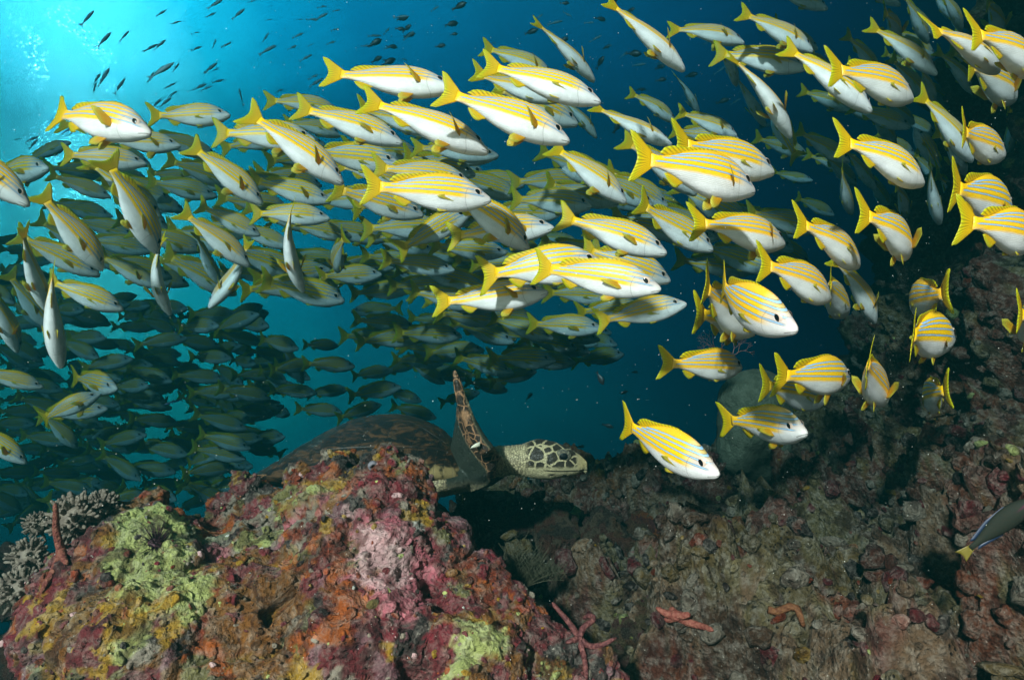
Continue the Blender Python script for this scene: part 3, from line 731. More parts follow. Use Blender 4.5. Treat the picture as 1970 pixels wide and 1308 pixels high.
# centre top
A(875,171,628,140, 4,26,0,0, label='longest pale snapper of the top row, swimming level alone over blue water')
A(656,219,512,194, -5,15,0,0,1.15, label='green-tailed snapper at the top rim, behind the next one right')
A(775,277,572,207, 4,14,-.2,0, label='snapper with brown shade across its head, right of the steep lemon-tailed one')
A(661,354,475,217, 4,14,-.2,1, label='long white snapper diving right with a tall lemon tail, in front of the dark band')
A(940,294,702,194, -4,26,-.2,1, label='snapper with a brown shaded face and a shadow notch on its white side')
A(850,250,690,206, -5,20,0,0,1.2); A(842,264,748,238, -10,20,0,0,1.1)
A(655,262,548,236, -10,15,0,0,1.1); A(607,270,415,256, 8,8,0,0,1.1, label='level snapper with a green tail crossed by the tall lemon tail')
A(560,262,425,285, 0,5,0,0,1.3)
A(945,305,795,284, -6,20,0,0,1.25); A(768,315,590,290, 0,-10,0,0,1.2, label='broad dark snapper in deep shade under the brown-headed one')
A(637,388,480,345, 4,4,0,0,1.15, label='snapper with a dark shaded head and bright flank at the centre of the band')
A(790,365,645,318, -8,15,0,0,1.15); A(905,352,720,322, -4,5,0,0,1.06, label='snapper just behind and above the broad yellow flank in the centre')
A(945,385,703,357, -6,0,0,0, label='broad yellow snapper in the centre, its head behind another orange tail')
A(1018,480,857,363, 0,4,-.75,1,.97, label='front centre snapper bending its head down, fin flared, orange stripes')
A(915,337,776,300, 0,0,0,0,1.25); A(815,415,640,362, -8,-10,0,0,1.15, label='brown shaded snapper with a dull orange tail under the white one')
A(635,421,485,412, 8,8,0,0,1.1, label='white-cheeked snapper crossed by a thin upright orange tail')
A(584,562,565,392, -20,8,.75,1, label='snapper diving head first with belly to the lens, orange tail upright')
A(562,477,440,430, 0,10,0,0,1.2); A(648,523,664,452, -35,-20,.3,1,1.15, label='small amber snapper seen from behind right of the head-first diver')
A(735,528,612,532, 0,-5,0,0,1.3, label='dark level snapper alone in the blue gap left of the shaded group')
A(656,571,580,505, 0,0,0,0,1.3, label='dark snapper nosing down behind the head-first diver')
A(677,456,550,428, 0,-5,0,0,1.3); A(830,440,706,460, -5,15,0,0,1.25)
A(905,408,765,482, -6,-12,0,0,1.12, label='brown shaded snapper climbing right, under the broad yellow flank')
A(1066,438,866,455, 2,12,0,0,1.06, label='snapper with a white head showing behind the front centre one')
A(875,520,735,500, 0,-5,0,0,1.35); A(872,548,748,550, 0,-5,0,0,1.35); A(920,590,790,560, 0,0,0,0,1.4)
# centre right
A(1009,356,880,346, 0,-5,0,0,1.35, label='dark snapper in the blue right of the broad yellow one')
A(1205,390,1062,282, -6,18,-.2,1, label='snapper diving right just left of the broad pair with lemon tails')
A(1283,488,1078,418, -4,10,-.2,0, label='snapper with a dark shadow band across its shoulder in the centre right')
A(1372,482,1230,388, -25,5,0,0,1.08, label='snapper whose tail is edge-on, behind the shadow banded one')
A(1508,470,1332,428, -6,10,-.3,0, label='humpbacked snapper with a dull orange tail and shaded back', d=1.35)
A(1290,541,1120,478, -6,-8,0,0,1.1, label='brown shaded snapper with a pale snout above the big-eyed front one')
A(1256,396,1130,335, -6,0,0,0,1.2); A(1285,398,1165,330, -6,-8,0,0,1.3)
A(1118,473,1030,452, 0,25,0,0,1.2); A(1115,430,1060,340, -20,0,0,0,1.2)
A(1272,556,1034,515, 12,-2,-.2,0,.93, label='big-eyed front snapper with clear blue lines, swimming level in the middle')
A(1160,506,928,530, -2,4,0,0,1.08, label='snapper right behind the big-eyed front one, its dull orange tail out left')
A(1055,562,838,580, 0,16,.25,1, label='white bellied snapper lowest in the centre, pelvic fins hanging')
A(1321,584,1150,618, -2,4,.1,0,1.04, label='snapper climbing right with a round shadow on its flank, under the big-eyed one')
A(1240,590,1110,600, 0,-10,0,0,1.25); A(1150,662,1065,657, 5,0,0,0,1.35, label='dimly lit small snapper under the climbing one')
A(1450,640,1356,545, -35,0,.3,0,1.05, label='snapper mostly hidden behind the one with the raised orange tail', d=1.25)
A(1534,634,1390,545, 8,-6,-.6,0,.95, label='deep-bodied snapper nosing down right with a raised tail, above the reef dome', d=1.15)
A(1440,632,1338,602, -25,0,0,0,1.12, label='orange snapper with a lemon tail left of the deep-bodied one', d=1.4)
A(1596,574,1462,505, -12,8,-.3,0, label='snapper heading to the reef with a wide fan of lemon tail', d=1.34)
A(1684,622,1600,495, -30,10,-.5,1, label='snapper diving away with its tail sweeping up like a blade')
A(1650,512,1532,425, -14,10,-.3,0, label='orange-backed snapper diving right, above the fan-tailed one', d=1.4)
A(1742,490,1652,408, -18,4,-.5,1, label='snapper with an upright orange tail blade diving toward the black wall', d=1.4)
A(1426,706,1272,698, -8,-4,0,0,1.0, label='shaded snapper facing the grey coral dome, its tail in the blue', d=1.5)
A(1632,726,1493,722, -12,-6,0,0, label='snapper above the coral dome with a brown shaded head, tail spread', d=1.32)
A(1584,772,1465,738, -20,5,0,0,1.1, label='snapper underneath the brown-headed one, tail dull green', d=1.5)
A(1551,832,1388,808, 6,-6,.35,0, label='snapper over the reef with its tail seen edge-on, a dark notch on its back', d=1.36)
A(1384,912,1200,812, 4,-6,-.25,0,.97, label='lowest big snapper, nose down over dark reef, lit by itself', d=1.18)
A(1703,772,1672,690, -62,-8,.3,0, label='snapper seen from behind with an orange tail pointing straight up', d=1.35)
A(1764,585,1826,562, -41,-5,.3,0,1.1, label='the only snapper at right that faces left, tail against the black', d=1.4)
A(1832,652,1756,645, -40,-6,.35,0,1.0, label='short striped snapper turning into the dark above the reef slope', d=1.3)
A(1795,772,1826,748, -60,-5,.4,0,1.05, label='small snapper seen from the rear low at right, tail like a thin strip', d=1.5)
A(1972,640,1958,600, -55,0,0,0,1.0); A(1628,600,1598,540, -40,0,0,0,1.2)
# top right
A(1593,18,1478,-25, -4,20,0,0); A(1733,11,1630,-25, -4,20,0,0)
A(1564,100,1425,25, -8,18,-.2,1, label='second snapper from the top edge at right, lemon tail and raised fin')
A(1432,84,1288,58, -10,20,-.5,1, label='arched snapper by the top edge, tail streaming left')
A(1552,132,1375,104, -6,10,0,0,1.08, label='striped snapper behind two crossing tails at upper right')
A(1677,216,1510,92, -8,24,-.2,0, label='bright white snapper diving right with a long lemon tail, upper right')
A(1521,266,1402,108, -12,40,-.4,1, label='dusky snapper plunging steeply with brown flank and orange fins')
A(1754,191,1597,130, -8,8,-.2,0, label='deep-sided snapper with clean stripes right of the bright white diver', d=1.5)
A(1640,215,1540,175, -10,15,0,0,1.1); A(1752,246,1636,206, -6,10,0,0,1.1, label='pale snapper peeping out under the deep-sided clean striped one')
A(1803,144,1672,50, -8,24,-.2,1, label='slim snapper alone in the dark blue near the top right')
A(1919,139,1788,52, -12,28,-.2,0, label='slim snapper with a curved lemon tail, second in from the right at the top', d=1.6)
A(1990,140,1868,60, -12,10,-.2,0, label='snapper cut by the right edge at the top with a large curved tail', d=1.5)
A(1775,354,1612,268, -8,10,-.3,0, label='large snapper with a bright triangular lemon tail at right centre', d=1.34)
A(1451,368,1222,302, -4,4,-.2,0, label='broadest front snapper at right centre, lower of the overlapping pair', d=1.14)
A(1488,332,1300,272, -4,4,0,0,1.07, label='snapper overlapped by the broadest front one, upper of the pair', d=1.25)
A(1340,375,1198,270, -10,15,0,0,1.15, label='orange-shaded belly and tail behind the broadest front snapper')
A(1422,268,1292,250, -4,0,0,0,1.15)
A(1293,280,1140,204, -6,40,0,1, label='snapper with a dark back and white belly between the left and right rows')
A(1317,137,1168,2, -10,30,-.1,1, label='large snapper crossing the top edge, plunging right with one fin trailing')
A(1144,158,1028,42, -8,38,0,1, label='slender white snapper plunging right near the top centre')
A(1156,198,932,125, -4,20,-.1,0, label='front white snapper of the top centre cluster, snout to the right')
A(1065,150,930,92, -6,20,0,0,1.1); A(1092,190,912,138, -4,28,0,0,1.09, label='snapper hidden below the front white one, belly fin hanging')
A(1112,240,950,165, -6,0,0,0,1.3, label='dark green snapper in shade under the top centre cluster')
A(1148,266,1075,190, 0,40,0,1,1.15); A(1096,273,850,175, 0,12,-.1,1, label='long bright snapper at top centre with a wide tail over its neighbour')
A(1299,236,1210,180, -10,18,-.5,0,1.0, label='small arched snapper alone in the blue between the rows')
A(1345,225,1296,142, -15,40,0,0,1.1); A(1418,262,1305,216, -10,18,-.2,1,1.0)
A(1950,190,1862,118, -12,5,0,0,1.05, label='striped snapper fading into the dark by the upper right wall', d=1.6)
A(1876,183,1800,98, -18,10,-.4,0,1.05); A(1871,312,1768,180, -22,10,0,0,1.0, label='long narrow snapper dropping between the dark right-hand fish')
A(1930,299,1852,248, -41,0,.2,0, label='orange snapper with a bent tail near the right edge, upper of three', d=1.5)
A(1857,336,1798,250, -25,5,-.3,0,1.1); A(1808,432,1790,312, -30,12,.2,0,1.0, label='snapper hanging nose down with an open forked tail on top')
A(1941,408,1832,358, -41,-4,0,0, label='middle of the three orange striped snappers at the right edge', d=1.35)
A(1978,466,1845,425, -41,-4,0,0,.98, label='lowest and largest of the three orange striped snappers at the right edge', d=1.3)
A(1958,505,1885,480, -20,10,0,0,1.15); A(1686,366,1625,285, -18,15,0,0,1.08, label='pale snapper nosing down under the bright triangular tail')
A(1640,330,1550,298, -8,10,0,0,1.08); A(1564,348,1485,330, -5,18,0,0,1.1); A(1555,300,1452,265, -5,-8,0,0,1.3)
A(1640,412,1620,318, -34,0,.3,0,1.1); A(1742,416,1722,352, -36,5,0,0,1.1); A(1605,415,1532,380, -10,-8,0,0,1.25)
A(1532,457,1455,410, -5,0,0,0,1.25); A(1600,140,1562,92, -30,20,0,0,1.2); A(1472,243,1412,140, -20,30,0,0,1.15)
A(1417,165,1368,85, -25,20,0,0,1.2); A(1725,75,1700,20, -36,0,0,0,1.1); A(1795,195,1772,130, -36,10,0,0,1.15)
A(1795,75,1750,5, -20,15,0,0,1.1); A(1838,42,1790,-30, -10,20,0,0,1.1); A(1928,62,1898,0, -35,0,0,0,1.2)
A(1935,292,1938,205, -36,0,0,0,1.1); A(1845,410,1800,330, -25,5,0,0,1.3)
N_HAND = len(FISH)
for i, q in enumerate(FISH):
    if q['bend'] == 0: q['bend'] = (0, -.3, .3, 0, -.5, -.2)[i * 7 % 6]
    if q['fins'] == 0: q['fins'] = (0, 2, 0, 1)[i * 5 % 4]
    q['L'] *= (1.0, 1.04, .97, 1.02)[i % 4]

def inpoly(x, y, poly):
    c = False; j = len(poly) - 1
    for i in range(len(poly)):
        (xi, yi), (xj, yj) = poly[i], poly[j]
        if (yi > y) != (yj > y) and x < (xj - xi) * (y - yi) / (yj - yi) + xi: c = not c
        j = i
    return c
def fill(poly, n, lo, hi, ang, spread, yaw, dL, zone, mind=26, k=1.0, seed=1, roll=(-8, 8)):
    r = random.Random(seed); xs = [p[0] for p in poly]; ys = [p[1] for p in poly]; got = []; tries = 0
    while len(got) < n and tries < 20000:
        tries += 1
        x, y = r.uniform(min(xs), max(xs)), r.uniform(min(ys), max(ys))
        if not inpoly(x, y, poly): continue
        if any(abs(x - a) / 1.7 + abs(y - b2) < mind for a, b2 in got): continue
        got.append((x, y))
        a = ang(x, y) if callable(ang) else ang
        a = R(a + r.gauss(0, spread)); ln = r.uniform(lo, hi); yw = r.uniform(*yaw)
        if r.random() < .04: a += math.pi
        ln *= max(.5, math.cos(R(yw)))
        dx, dy = math.cos(a) * ln / 2, math.sin(a) * ln / 2
        snapper(x + dx, y + dy, x - dx, y - dy, yw, r.uniform(*roll), r.choice([0, -.5, -.3, .3, .5]), r.choice([0, 0, 2]), k, L=r.uniform(*dL), zone=zone)
# shaded layer of the band behind the front fish
fill([(100,300),(330,275),(600,262),(900,290),(1250,330),(1520,400),(1560,470),(1300,540),(1100,520),(900,470),(700,430),(640,545),(480,600),(300,560),(120,500)],
     74, 125, 165, lambda x, y: 8 + 14 * (x > 1100) + 10 * (x < 420), 9, (-18, 18), (.23, .27), 'band', mind=32, k=1.5, seed=3, roll=(-14, 8))
fill([(640,455),(900,470),(1120,560),(1130,640),(1000,640),(860,600),(740,570)], 22, 118, 150, 4, 7, (-15, 15), (.23, .27), 'band', mind=24, k=1.5, seed=13, roll=(-14, 8))
fill([(1500,60),(1900,-20),(1965,40),(1930,330),(1780,400),(1500,330)], 34, 80, 120, 48, 12, (-35, 0), (.23, .26), 'right', mind=32, seed=5, k=1.1)
fill([(700,590),(1000,610),(1165,640),(1160,690),(1000,715),(860,720),(700,650)], 26, 95, 135, 3, 7, (-20, 20), (.22, .25), 'middle', mind=24, k=1.7, seed=8)
fill([(740,690),(990,720),(985,760),(860,790),(700,800),(640,790),(560,800),(560,650),(690,680)], 17, 75, 105, 2, 12, (-30, 25), (.21, .24), 'gap', mind=34, k=1.6, seed=21)
# dense school low on the left: farther and dimmer
fill([(0,440),(140,560),(330,590),(520,600),(570,690),(560,800),(520,860),(430,960),(300,985),(0,1010)], 235, 72, 112, 8, 15, (-20, 62), (.21, .25), 'far', mind=15, k=1.7, seed=4)

DM = {None: 1.15, 'band': 1.5, 'right': 1.7, 'middle': 2.0, 'gap': 2.3, 'far': 2.3}
# ---- solve every placement
for q in FISH:
    ch = snapper_meshes(q['bend'] if q['zone'] is None else q['bend'], q['fins'])[1]
    q['ch'] = ch
    q['c'], q['M'], q['pn'], q['pt'], aw, Y = frame_from(*q['n'], *q['t'], q['yaw'], q['roll'], q['L'], ch, q['k'], DM[q['zone']], q['d'])
    # a positive bend swings the tail away from the lens whichever side faces it
    q['px'] = math.hypot(q['n'][0] - q['t'][0], q['n'][1] - q['t'][1])
# ---- move apart fish that would pass through each other (the smaller in the picture goes back, growing to keep its place)
def segdist(a, b2):
    best = 9
    for u in (0.08, .3, .5, .7, .92):
        pa = a['pn'].lerp(a['pt'], u)
        d = b2['pt'] - b2['pn']; t = max(0.05, min(.95, (pa - b2['pn']).dot(d) / d.dot(d)))
        best = min(best, (pa - (b2['pn'] + d * t)).length)
    return best
for it in range(14):
    moved = 0
    for i in range(len(FISH)):
        a = FISH[i]
        for j in range(i + 1, len(FISH)):
            b2 = FISH[j]
            if abs(a['c'].y - b2['c'].y) > .3 or (a['c'] - b2['c']).length > .27: continue
            if segdist(a, b2) < .075:
                q = a if a['c'].y > b2['c'].y else b2
                if q['zone'] is None and (b2['zone'] or a['zone']): q = b2 if b2['zone'] else a
                q['k'] *= 1.05 if q['c'].y >= min(a['c'].y, b2['c'].y) + 1e-6 else 1.09
                q['c'], q['M'], q['pn'], q['pt'], aw, Y = frame_from(*q['n'], *q['t'], q['yaw'], q['roll'], q['L'], q['ch'], q['k'], DM[q['zone']], q['d']); moved += 1
    if not moved: break
print('school', len(FISH), 'by hand', N_HAND, 'spread passes', it, 'k max', max(q['k'] for q in FISH))

# ---- which of them are individuals: the 300 that show largest
order = sorted(range(len(FISH)), key=lambda i: (i >= N_HAND, FISH[i]['zone'] == 'far', -FISH[i]['px']))
indiv = order[:300]; rest_ = order[300:]
def pose_words(q):
    dx, dy = q['n'][0] - q['t'][0], q['n'][1] - q['t'][1]; a = math.degrees(math.atan2(dy, abs(dx) + 1e-6))
    s = 'swimming level' if abs(a) < 9 else 'nose slightly down' if a < 28 and a > 0 else 'diving steeply' if a >= 28 else 'climbing'
    s += ' to the left' if dx < -5 else ''
    w = 'seen partly from behind' if q['yaw'] < -24 else 'turning towards the lens' if q['yaw'] > 18 else 'side-on'
    return s, w
LM = [((130,180),'the glow'), ((870,760),"the turtle's raised flipper"), ((640,850),"the turtle's shell"), ((1440,720),'the grey coral dome'),
      ((136,760),'the bow-shaped curled snapper'), ((575,480),'the head-first diving snapper'), ((823,370),'the broad yellow snapper'), ((1150,535),'the big-eyed front snapper'),
      ((560,285),'the tall lemon tail'), ((250,395),'the tall orange tail'), ((1336,335),'the broadest front snapper'), ((1190,450),'the shadow banded snapper'),
      ((1465,190),'the dusky plunging snapper'), ((1690,310),'the bright triangular tail'), ((1590,155),'the bright white diver'), ((1850,95),'the slim curved-tail snapper'),
      ((1460,585),'the deep-bodied snapper'), ((1415,450),'the humpbacked snapper'), ((750,155),'the longest top-row snapper'), ((1045,160),'the front white top snapper'),
      ((440,340),'the big lemon tail diver'), ((110,610),'the hanging belly-out snapper'), ((1240,70),'the large top-edge snapper'), ((1885,275),'the three orange striped snappers'),
      ((300,970),'the lime green rock crest'), ((110,900),'the soft coral'), ((940,580),'the lowest centre white belly'), ((365,530),'the crossing snapper')]
used = set()
def autolabel(q):
    cx, cy = (q['n'][0] + q['t'][0]) / 2, (q['n'][1] + q['t'][1]) / 2
    s, w = pose_words(q)
    tone = 'lit yellow' if q['c'].y < 1.9 else 'dim olive' if q['c'].y < 2.7 else 'dark teal'
    lm = sorted(LM, key=lambda l: (l[0][0] - cx) ** 2 + (l[0][1] - cy) ** 2)
    def rel(l):
        dx, dy = cx - l[0][0], cy - l[0][1]; d = math.hypot(dx, dy)
        h = '' if abs(dx) < abs(dy) * .45 else ('right' if dx > 0 else 'left'); v_ = '' if abs(dy) < abs(dx) * .45 else ('below' if dy > 0 else 'above')
        near = 'close ' if d < 70 else ''
        return near + ({'': 'beside', 'right': 'right of', 'left': 'left of'}[h] if not v_ else (v_ + (' and ' + h + ' of' if h else '')))
    a = 0
    c1 = f'{tone} snapper {s}, {rel(lm[0])} {lm[0][1]}'
    if c1 not in used and len(c1.split()) <= 16: used.add(c1); return c1
    c2 = f'{tone} snapper {s}, {w}, {rel(lm[0])} {lm[0][1]}'
    if c2 not in used and len(c2.split()) <= 16: used.add(c2); return c2
    c3 = f'{tone} snapper {rel(lm[0])} {lm[0][1]}, {rel(lm[1])} {lm[1][1]}'
    if c3 not in used and len(c3.split()) <= 16: used.add(c3); return c3
    return None
GROUPTXT = {'band': ('shaded snapper in the dark inner layer of the school', 'shaded snappers inside the band'),
            'right': ('dim snapper in the thinning school by the black wall', 'dim snappers by the black wall'),
            'middle': ('dark teal snapper in the loose shoal above the turtle', 'dark snappers above the turtle'),
            'gap': ('small teal snapper in the open water just above the shell', 'small snappers over the shell'),
            'far': ('small teal snapper in the dense distant shoal left of the turtle', 'snappers of the dense distant shoal'),
            None: ('yellow striped snapper partly hidden within the crowded front of the school', 'snappers in the front of the school')}
TEX_GROUP = 'blue striped snappers schooling over the reef'
for i in indiv:
    q = FISH[i]; lod = 0 if q['px'] > 110 else 1
    parts, ch = snapper_meshes(q['bend'], q['fins'], lod)
    lab = q['label']; grp = TEX_GROUP
    if lab is None:
        lab = autolabel(q)
        if lab is None: lab, grp = GROUPTXT[q['zone']]
    e = empty('striped_snapper')
    sc = q['L'] * q['k']
    e.matrix_world = Matrix.Translation(q['c']) @ q['M'].to_4x4() @ Matrix.Diagonal((sc, sc * rng.uniform(.94, 1.08), sc * rng.uniform(.92, 1.07), 1))
    tag(e, lab, 'fish', grp)
    for nm, me in parts:
        if lod and nm in ('pectoral_fin', 'pelvic_fin') and q['zone'] == 'far': continue
        newobj(nm, me, e)
def join_fish(name, items):
    """one mesh of many placed low fish"""
    VV, RR, off = [], [], 0; polys, midx = [], []
    mats_ = [M_body, M_fin, M_fin2, M_iris, M_pupil]
    for q in items:
        parts, ch = snapper_meshes(0, 0, 1); sc = q['L'] * q['k']
        MM = (Matrix.Translation(q['c']) @ q['M'].to_4x4() @ Matrix.Scale(sc * (1 if True else ch), 4))
        A3 = np.array(MM.to_3x3()); T3 = np.array(MM.translation)
        for nm, me in parts:
            if nm in ('pectoral_fin', 'pelvic_fin'): continue
            n = len(me.vertices); co = np.empty(n * 3); me.vertices.foreach_get('co', co); co = co.reshape(-1, 3) @ A3.T + T3
            rs = np.zeros(n * 3, dtype=np.float32)
            if 'rest' in me.attributes: me.attributes['rest'].data.foreach_get('vector', rs)
            VV.append(co); RR.append(rs.reshape(-1, 3))
            for p in me.polygons:
                polys.append(tuple(v_ + off for v_ in p.vertices)); midx.append(mats_.index(me.materials[p.material_index]))
            off += n
    me = mk(name, np.concatenate(VV), polys, mats_, midx, rest=np.concatenate(RR))
    return newobj(name, me)
if rest_:
    o = join_fish('distant_snapper_school', [FISH[i] for i in rest_])
    tag(o, 'rest of the dense teal shoal of small snappers beyond the rock', 'fish shoal', kind='stuff')
# ------------------------------------------------------------------ corals
def simple_mat(name, base, alt, scale, bstr=.5, rough=.6, bscale=None, bdist=.004):
    m, nt, b = mat(name); o = texco(nt, 'Object')
    n = noise(nt, o, scale, 4, .6); link(nt, mixc(nt, n.step(.38, .62), base, alt), b.inputs['Base Color'])
    h = voro(nt, o, bscale or scale * 2, 'F1') + noise(nt, o, scale * 4, 3) * .5
    link(nt, bump(nt, h, bstr, bdist), b.inputs['Normal']); b.inputs['Roughness'].default_value = rough
    b.inputs['Specular IOR Level'].default_value = .25; return m
def tubes(paths, nr=8, wob=0.0, seed=0):
    """list of (points, radii): closed tapered tubes with rounded ends"""
    V, Fc = [], []; r = random.Random(seed)
    for pts, rad in paths:
        pts = [Vector(p) for p in pts]; n = len(pts); base = len(V); ref = Vector((.3, .9, .2))
        for i, p in enumerate(pts):
            t = (pts[min(i + 1, n - 1)] - pts[max(i - 1, 0)]).normalized()
            a = t.cross(ref)
            a = a.normalized() if a.length > .05 else t.cross(Vector((1, 0, 0))).normalized()
            b2 = t.cross(a)
            for k in range(nr):
                th = 2 * math.pi * k / nr; rr = rad[i] * (1 + wob * r.uniform(-1, 1))
                V.append(p + a * math.cos(th) * rr + b2 * math.sin(th) * rr)
        for i in range(n - 1):
            for k in range(nr):
                q, q2 = base + i * nr + k, base + i * nr + (k + 1) % nr
                Fc.append((q, q2, q2 + nr, q + nr))
        Fc.append(tuple(base + k for k in range(nr))[::-1]); Fc.append(tuple(base + (n - 1) * nr + k for k in range(nr)))
    return V, Fc
M_soft = simple_mat('soft_coral_skin', (.10, .078, .062), (.17, .14, .11), 60, .5)
def finger_coral(px, py, d, rp, n, seed, lab):
    r = random.Random(seed); R0 = rp * d / F; paths = []
    for i in range(int(n * 2.2)):
        u = Vector((r.gauss(0, 1), -abs(r.gauss(0, .8)) + .25, r.gauss(.35, .9))).normalized()
        q = R0 * r.uniform(.72, 1.05); ln = R0 * r.uniform(.10, .22)
        w = R0 * r.uniform(.055, .085); side = Vector((r.gauss(0, 1), r.gauss(0, 1), r.gauss(0, 1))) * ln * .25
        a = u * q * .45
        pts = [a, u * q * .8, u * q + side * .3, u * (q + ln * .5) + side * .7, u * (q + ln * .85) + side, u * (q + ln) + side]
        paths.append((pts, [w * 1.5, w * 1.25, w, w * 1.05, w * .8, w * .25]))
        for j in range(3):
            s2 = Vector((r.gauss(0, 1), r.gauss(0, 1), r.gauss(0, 1))).normalized()
            b0 = u * q * r.uniform(.8, 1.02); l2 = ln * r.uniform(.5, .8); dv = (u * .7 + s2 * .7).normalized()
            paths.append(([b0, b0 + dv * l2 * .5, b0 + dv * l2 * .85, b0 + dv * l2], [w * .8, w * .85, w * .7, w * .2]))
    V, Fc = tubes(paths, 7, .05, seed)
    bm = bmesh.new(); bmesh.ops.create_icosphere(bm, subdivisions=3, radius=R0 * .72); o0 = len(V)
    V += [Vector(v_.co) for v_ in bm.verts]; Fc += [tuple(o0 + v_.index for v_ in f.verts) for f in bm.faces]; bm.free()
    o = newobj('finger_coral', mk('finger_coral', V, Fc, [M_soft])); o.location = P(px, py, d)
    tag(o, lab, 'soft coral', 'grey soft corals at the left of the rock')
finger_coral(150, 1000, 1.10, 48, 70, 1, 'largest grey knobbly soft coral, right of the hanging red sea star arm')
finger_coral(195, 985, 1.16, 40, 60, 2, 'grey knobbly soft coral touching the lime green rock crest')
finger_coral(75, 1010, 1.16, 26, 40, 5, 'small grey soft coral tuft left of the red sea star arm')
finger_coral(60, 1070, 1.12, 36, 50, 3, 'grey knobbly soft coral half way down the left side')
finger_coral(45, 1135, 1.08, 42, 60, 4, 'lowest grey knobbly soft coral at the left edge')

M_dome = simple_mat('dome_coral_skin', (.07, .075, .05), (.11, .115, .08), 30, .7, .8, 120, .004)
me = remeshed('dome_coral', [(Vector((0, 0, 0)), (.155, .14, .135)), (Vector((-.045, -.01, -.10)), (.115, .12, .18)), (Vector((.05, .02, -.06)), (.13, .13, .14)), (Vector((-.055, 0, -.18)), (.105, .11, .15)), (Vector((.02, .03, -.2)), (.15, .12, .16))], .007)
co, no = co_no(me); co = co + no * ((fbm(co * 5, 2, 9) * .018 + fbm(co * 80, 2, 3) * .002))[:, None]
me.vertices.foreach_set('co', co.astype(np.float32).ravel()); me.polygons.foreach_set('use_smooth', [True] * len(me.polygons)); me.materials.clear(); me.materials.append(M_dome)
o = newobj('dome_coral', me); o.location = P(1450, 772, 2.5); o.scale = (.88,) * 3; tag(o, 'smooth grey green coral dome rising at the crest behind the shaded snappers', 'coral')
M_brain = simple_mat('pebbly_coral_skin', (.20, .16, .13), (.36, .31, .26), 60, 1.0, .8, 85, .012)
me = remeshed('pebbly_coral', [(Vector((0, 0, 0)), (.17, .14, .10)), (Vector((.08, -.03, -.05)), (.13, .12, .09)), (Vector((-.08, -.05, -.07)), (.13, .12, .09)), (Vector((0.02, -.12, -.13)), (.2, .1, .1))], .0055)
co, no = co_no(me); c1, i1 = cell(co * 85, 4); co = co + no * (fbm(co * 9, 3, 19) * .02 + (.5 - c1) * .008)[:, None]
me.vertices.foreach_set('co', co.astype(np.float32).ravel()); me.polygons.foreach_set('use_smooth', [True] * len(me.polygons)); me.materials.clear(); me.materials.append(M_brain)
o = newobj('pebbly_coral', me); o.location = P(1625, 1200, 1.5); tag(o, 'wide low hump of pebbly brown coral at the lower right', 'coral')

# sea fan: branching in one plane
def fan(px, py, d, hp, seed):
    r = random.Random(seed); H = hp * d / F; paths = []
    def grow(p, a, ln, w, lvl):
        q = p; pts = [q]; 
        for i in range(3):
            a += r.gauss(0, .18); q = q + Vector((math.sin(a) * ln / 3, r.gauss(0, .0015), math.cos(a) * ln / 3)); pts.append(q)
        paths.append((pts, [w, w * .9, w * .8, w * .7]))
        if lvl > 0:
            for sg in (-1, 1): grow(q, a + sg * r.uniform(.2, .6), ln * r.uniform(.65, .9), w * .72, lvl - 1)
    for a in (-.6, -.15, .3): grow(Vector((0, 0, 0)), a, H * .32, H * .022, 5)
    V, Fc = tubes(paths, 5)
    o = newobj('sea_fan', mk('sea_fan', V, Fc, [simple_mat('sea_fan_skin', (.30, .12, .10), (.40, .18, .16), 50)])); o.location = P(px, py, d)
    tag(o, 'pinkish branching sea fan peeping out left above the coral dome', 'sea fan')
fan(1395, 700, 2.5, 62, 3)
# feathery hydroid bush right of the rock
def bush(px, py, d, hp, seed, lab):
    r = random.Random(seed); H = hp * d / F; paths = []
    for i in range(46):
        a = r.uniform(-1.1, 1.1); b2 = r.uniform(-.5, .3); ln = H * r.uniform(.6, 1.0)
        pts = [Vector((math.sin(a) * ln * t, b2 * ln * t, math.cos(a) * ln * t - .25 * ln * t * t * abs(a))) for t in (0, .25, .5, .75, 1)]
        paths.append((pts, [.0008, .0007, .0006, .0005, .0003]))
        for t in (.3, .45, .6, .75, .9):
            for sg in (-1, 1):
                p = pts[int(t * 4)].lerp(pts[min(int(t * 4) + 1, 4)], t * 4 % 1)
                paths.append(([p, p + Vector((sg * .010, 0, .012)), p + Vector((sg * .016, 0, .022))], [.0006, .0005, .0003]))
    V, Fc = tubes(paths, 4)
    o = newobj('hydroid_bush', mk('hydroid_bush', V, Fc, [simple_mat('hydroid_skin', (.045, .045, .025), (.07, .065, .04), 50)])); o.location = P(px, py, d)
    tag(o, lab, 'hydroid')
bush(1010, 1130, 1.35, 95, 5, 'wispy olive hydroid tuft growing between the foreground rock and the red rocks')

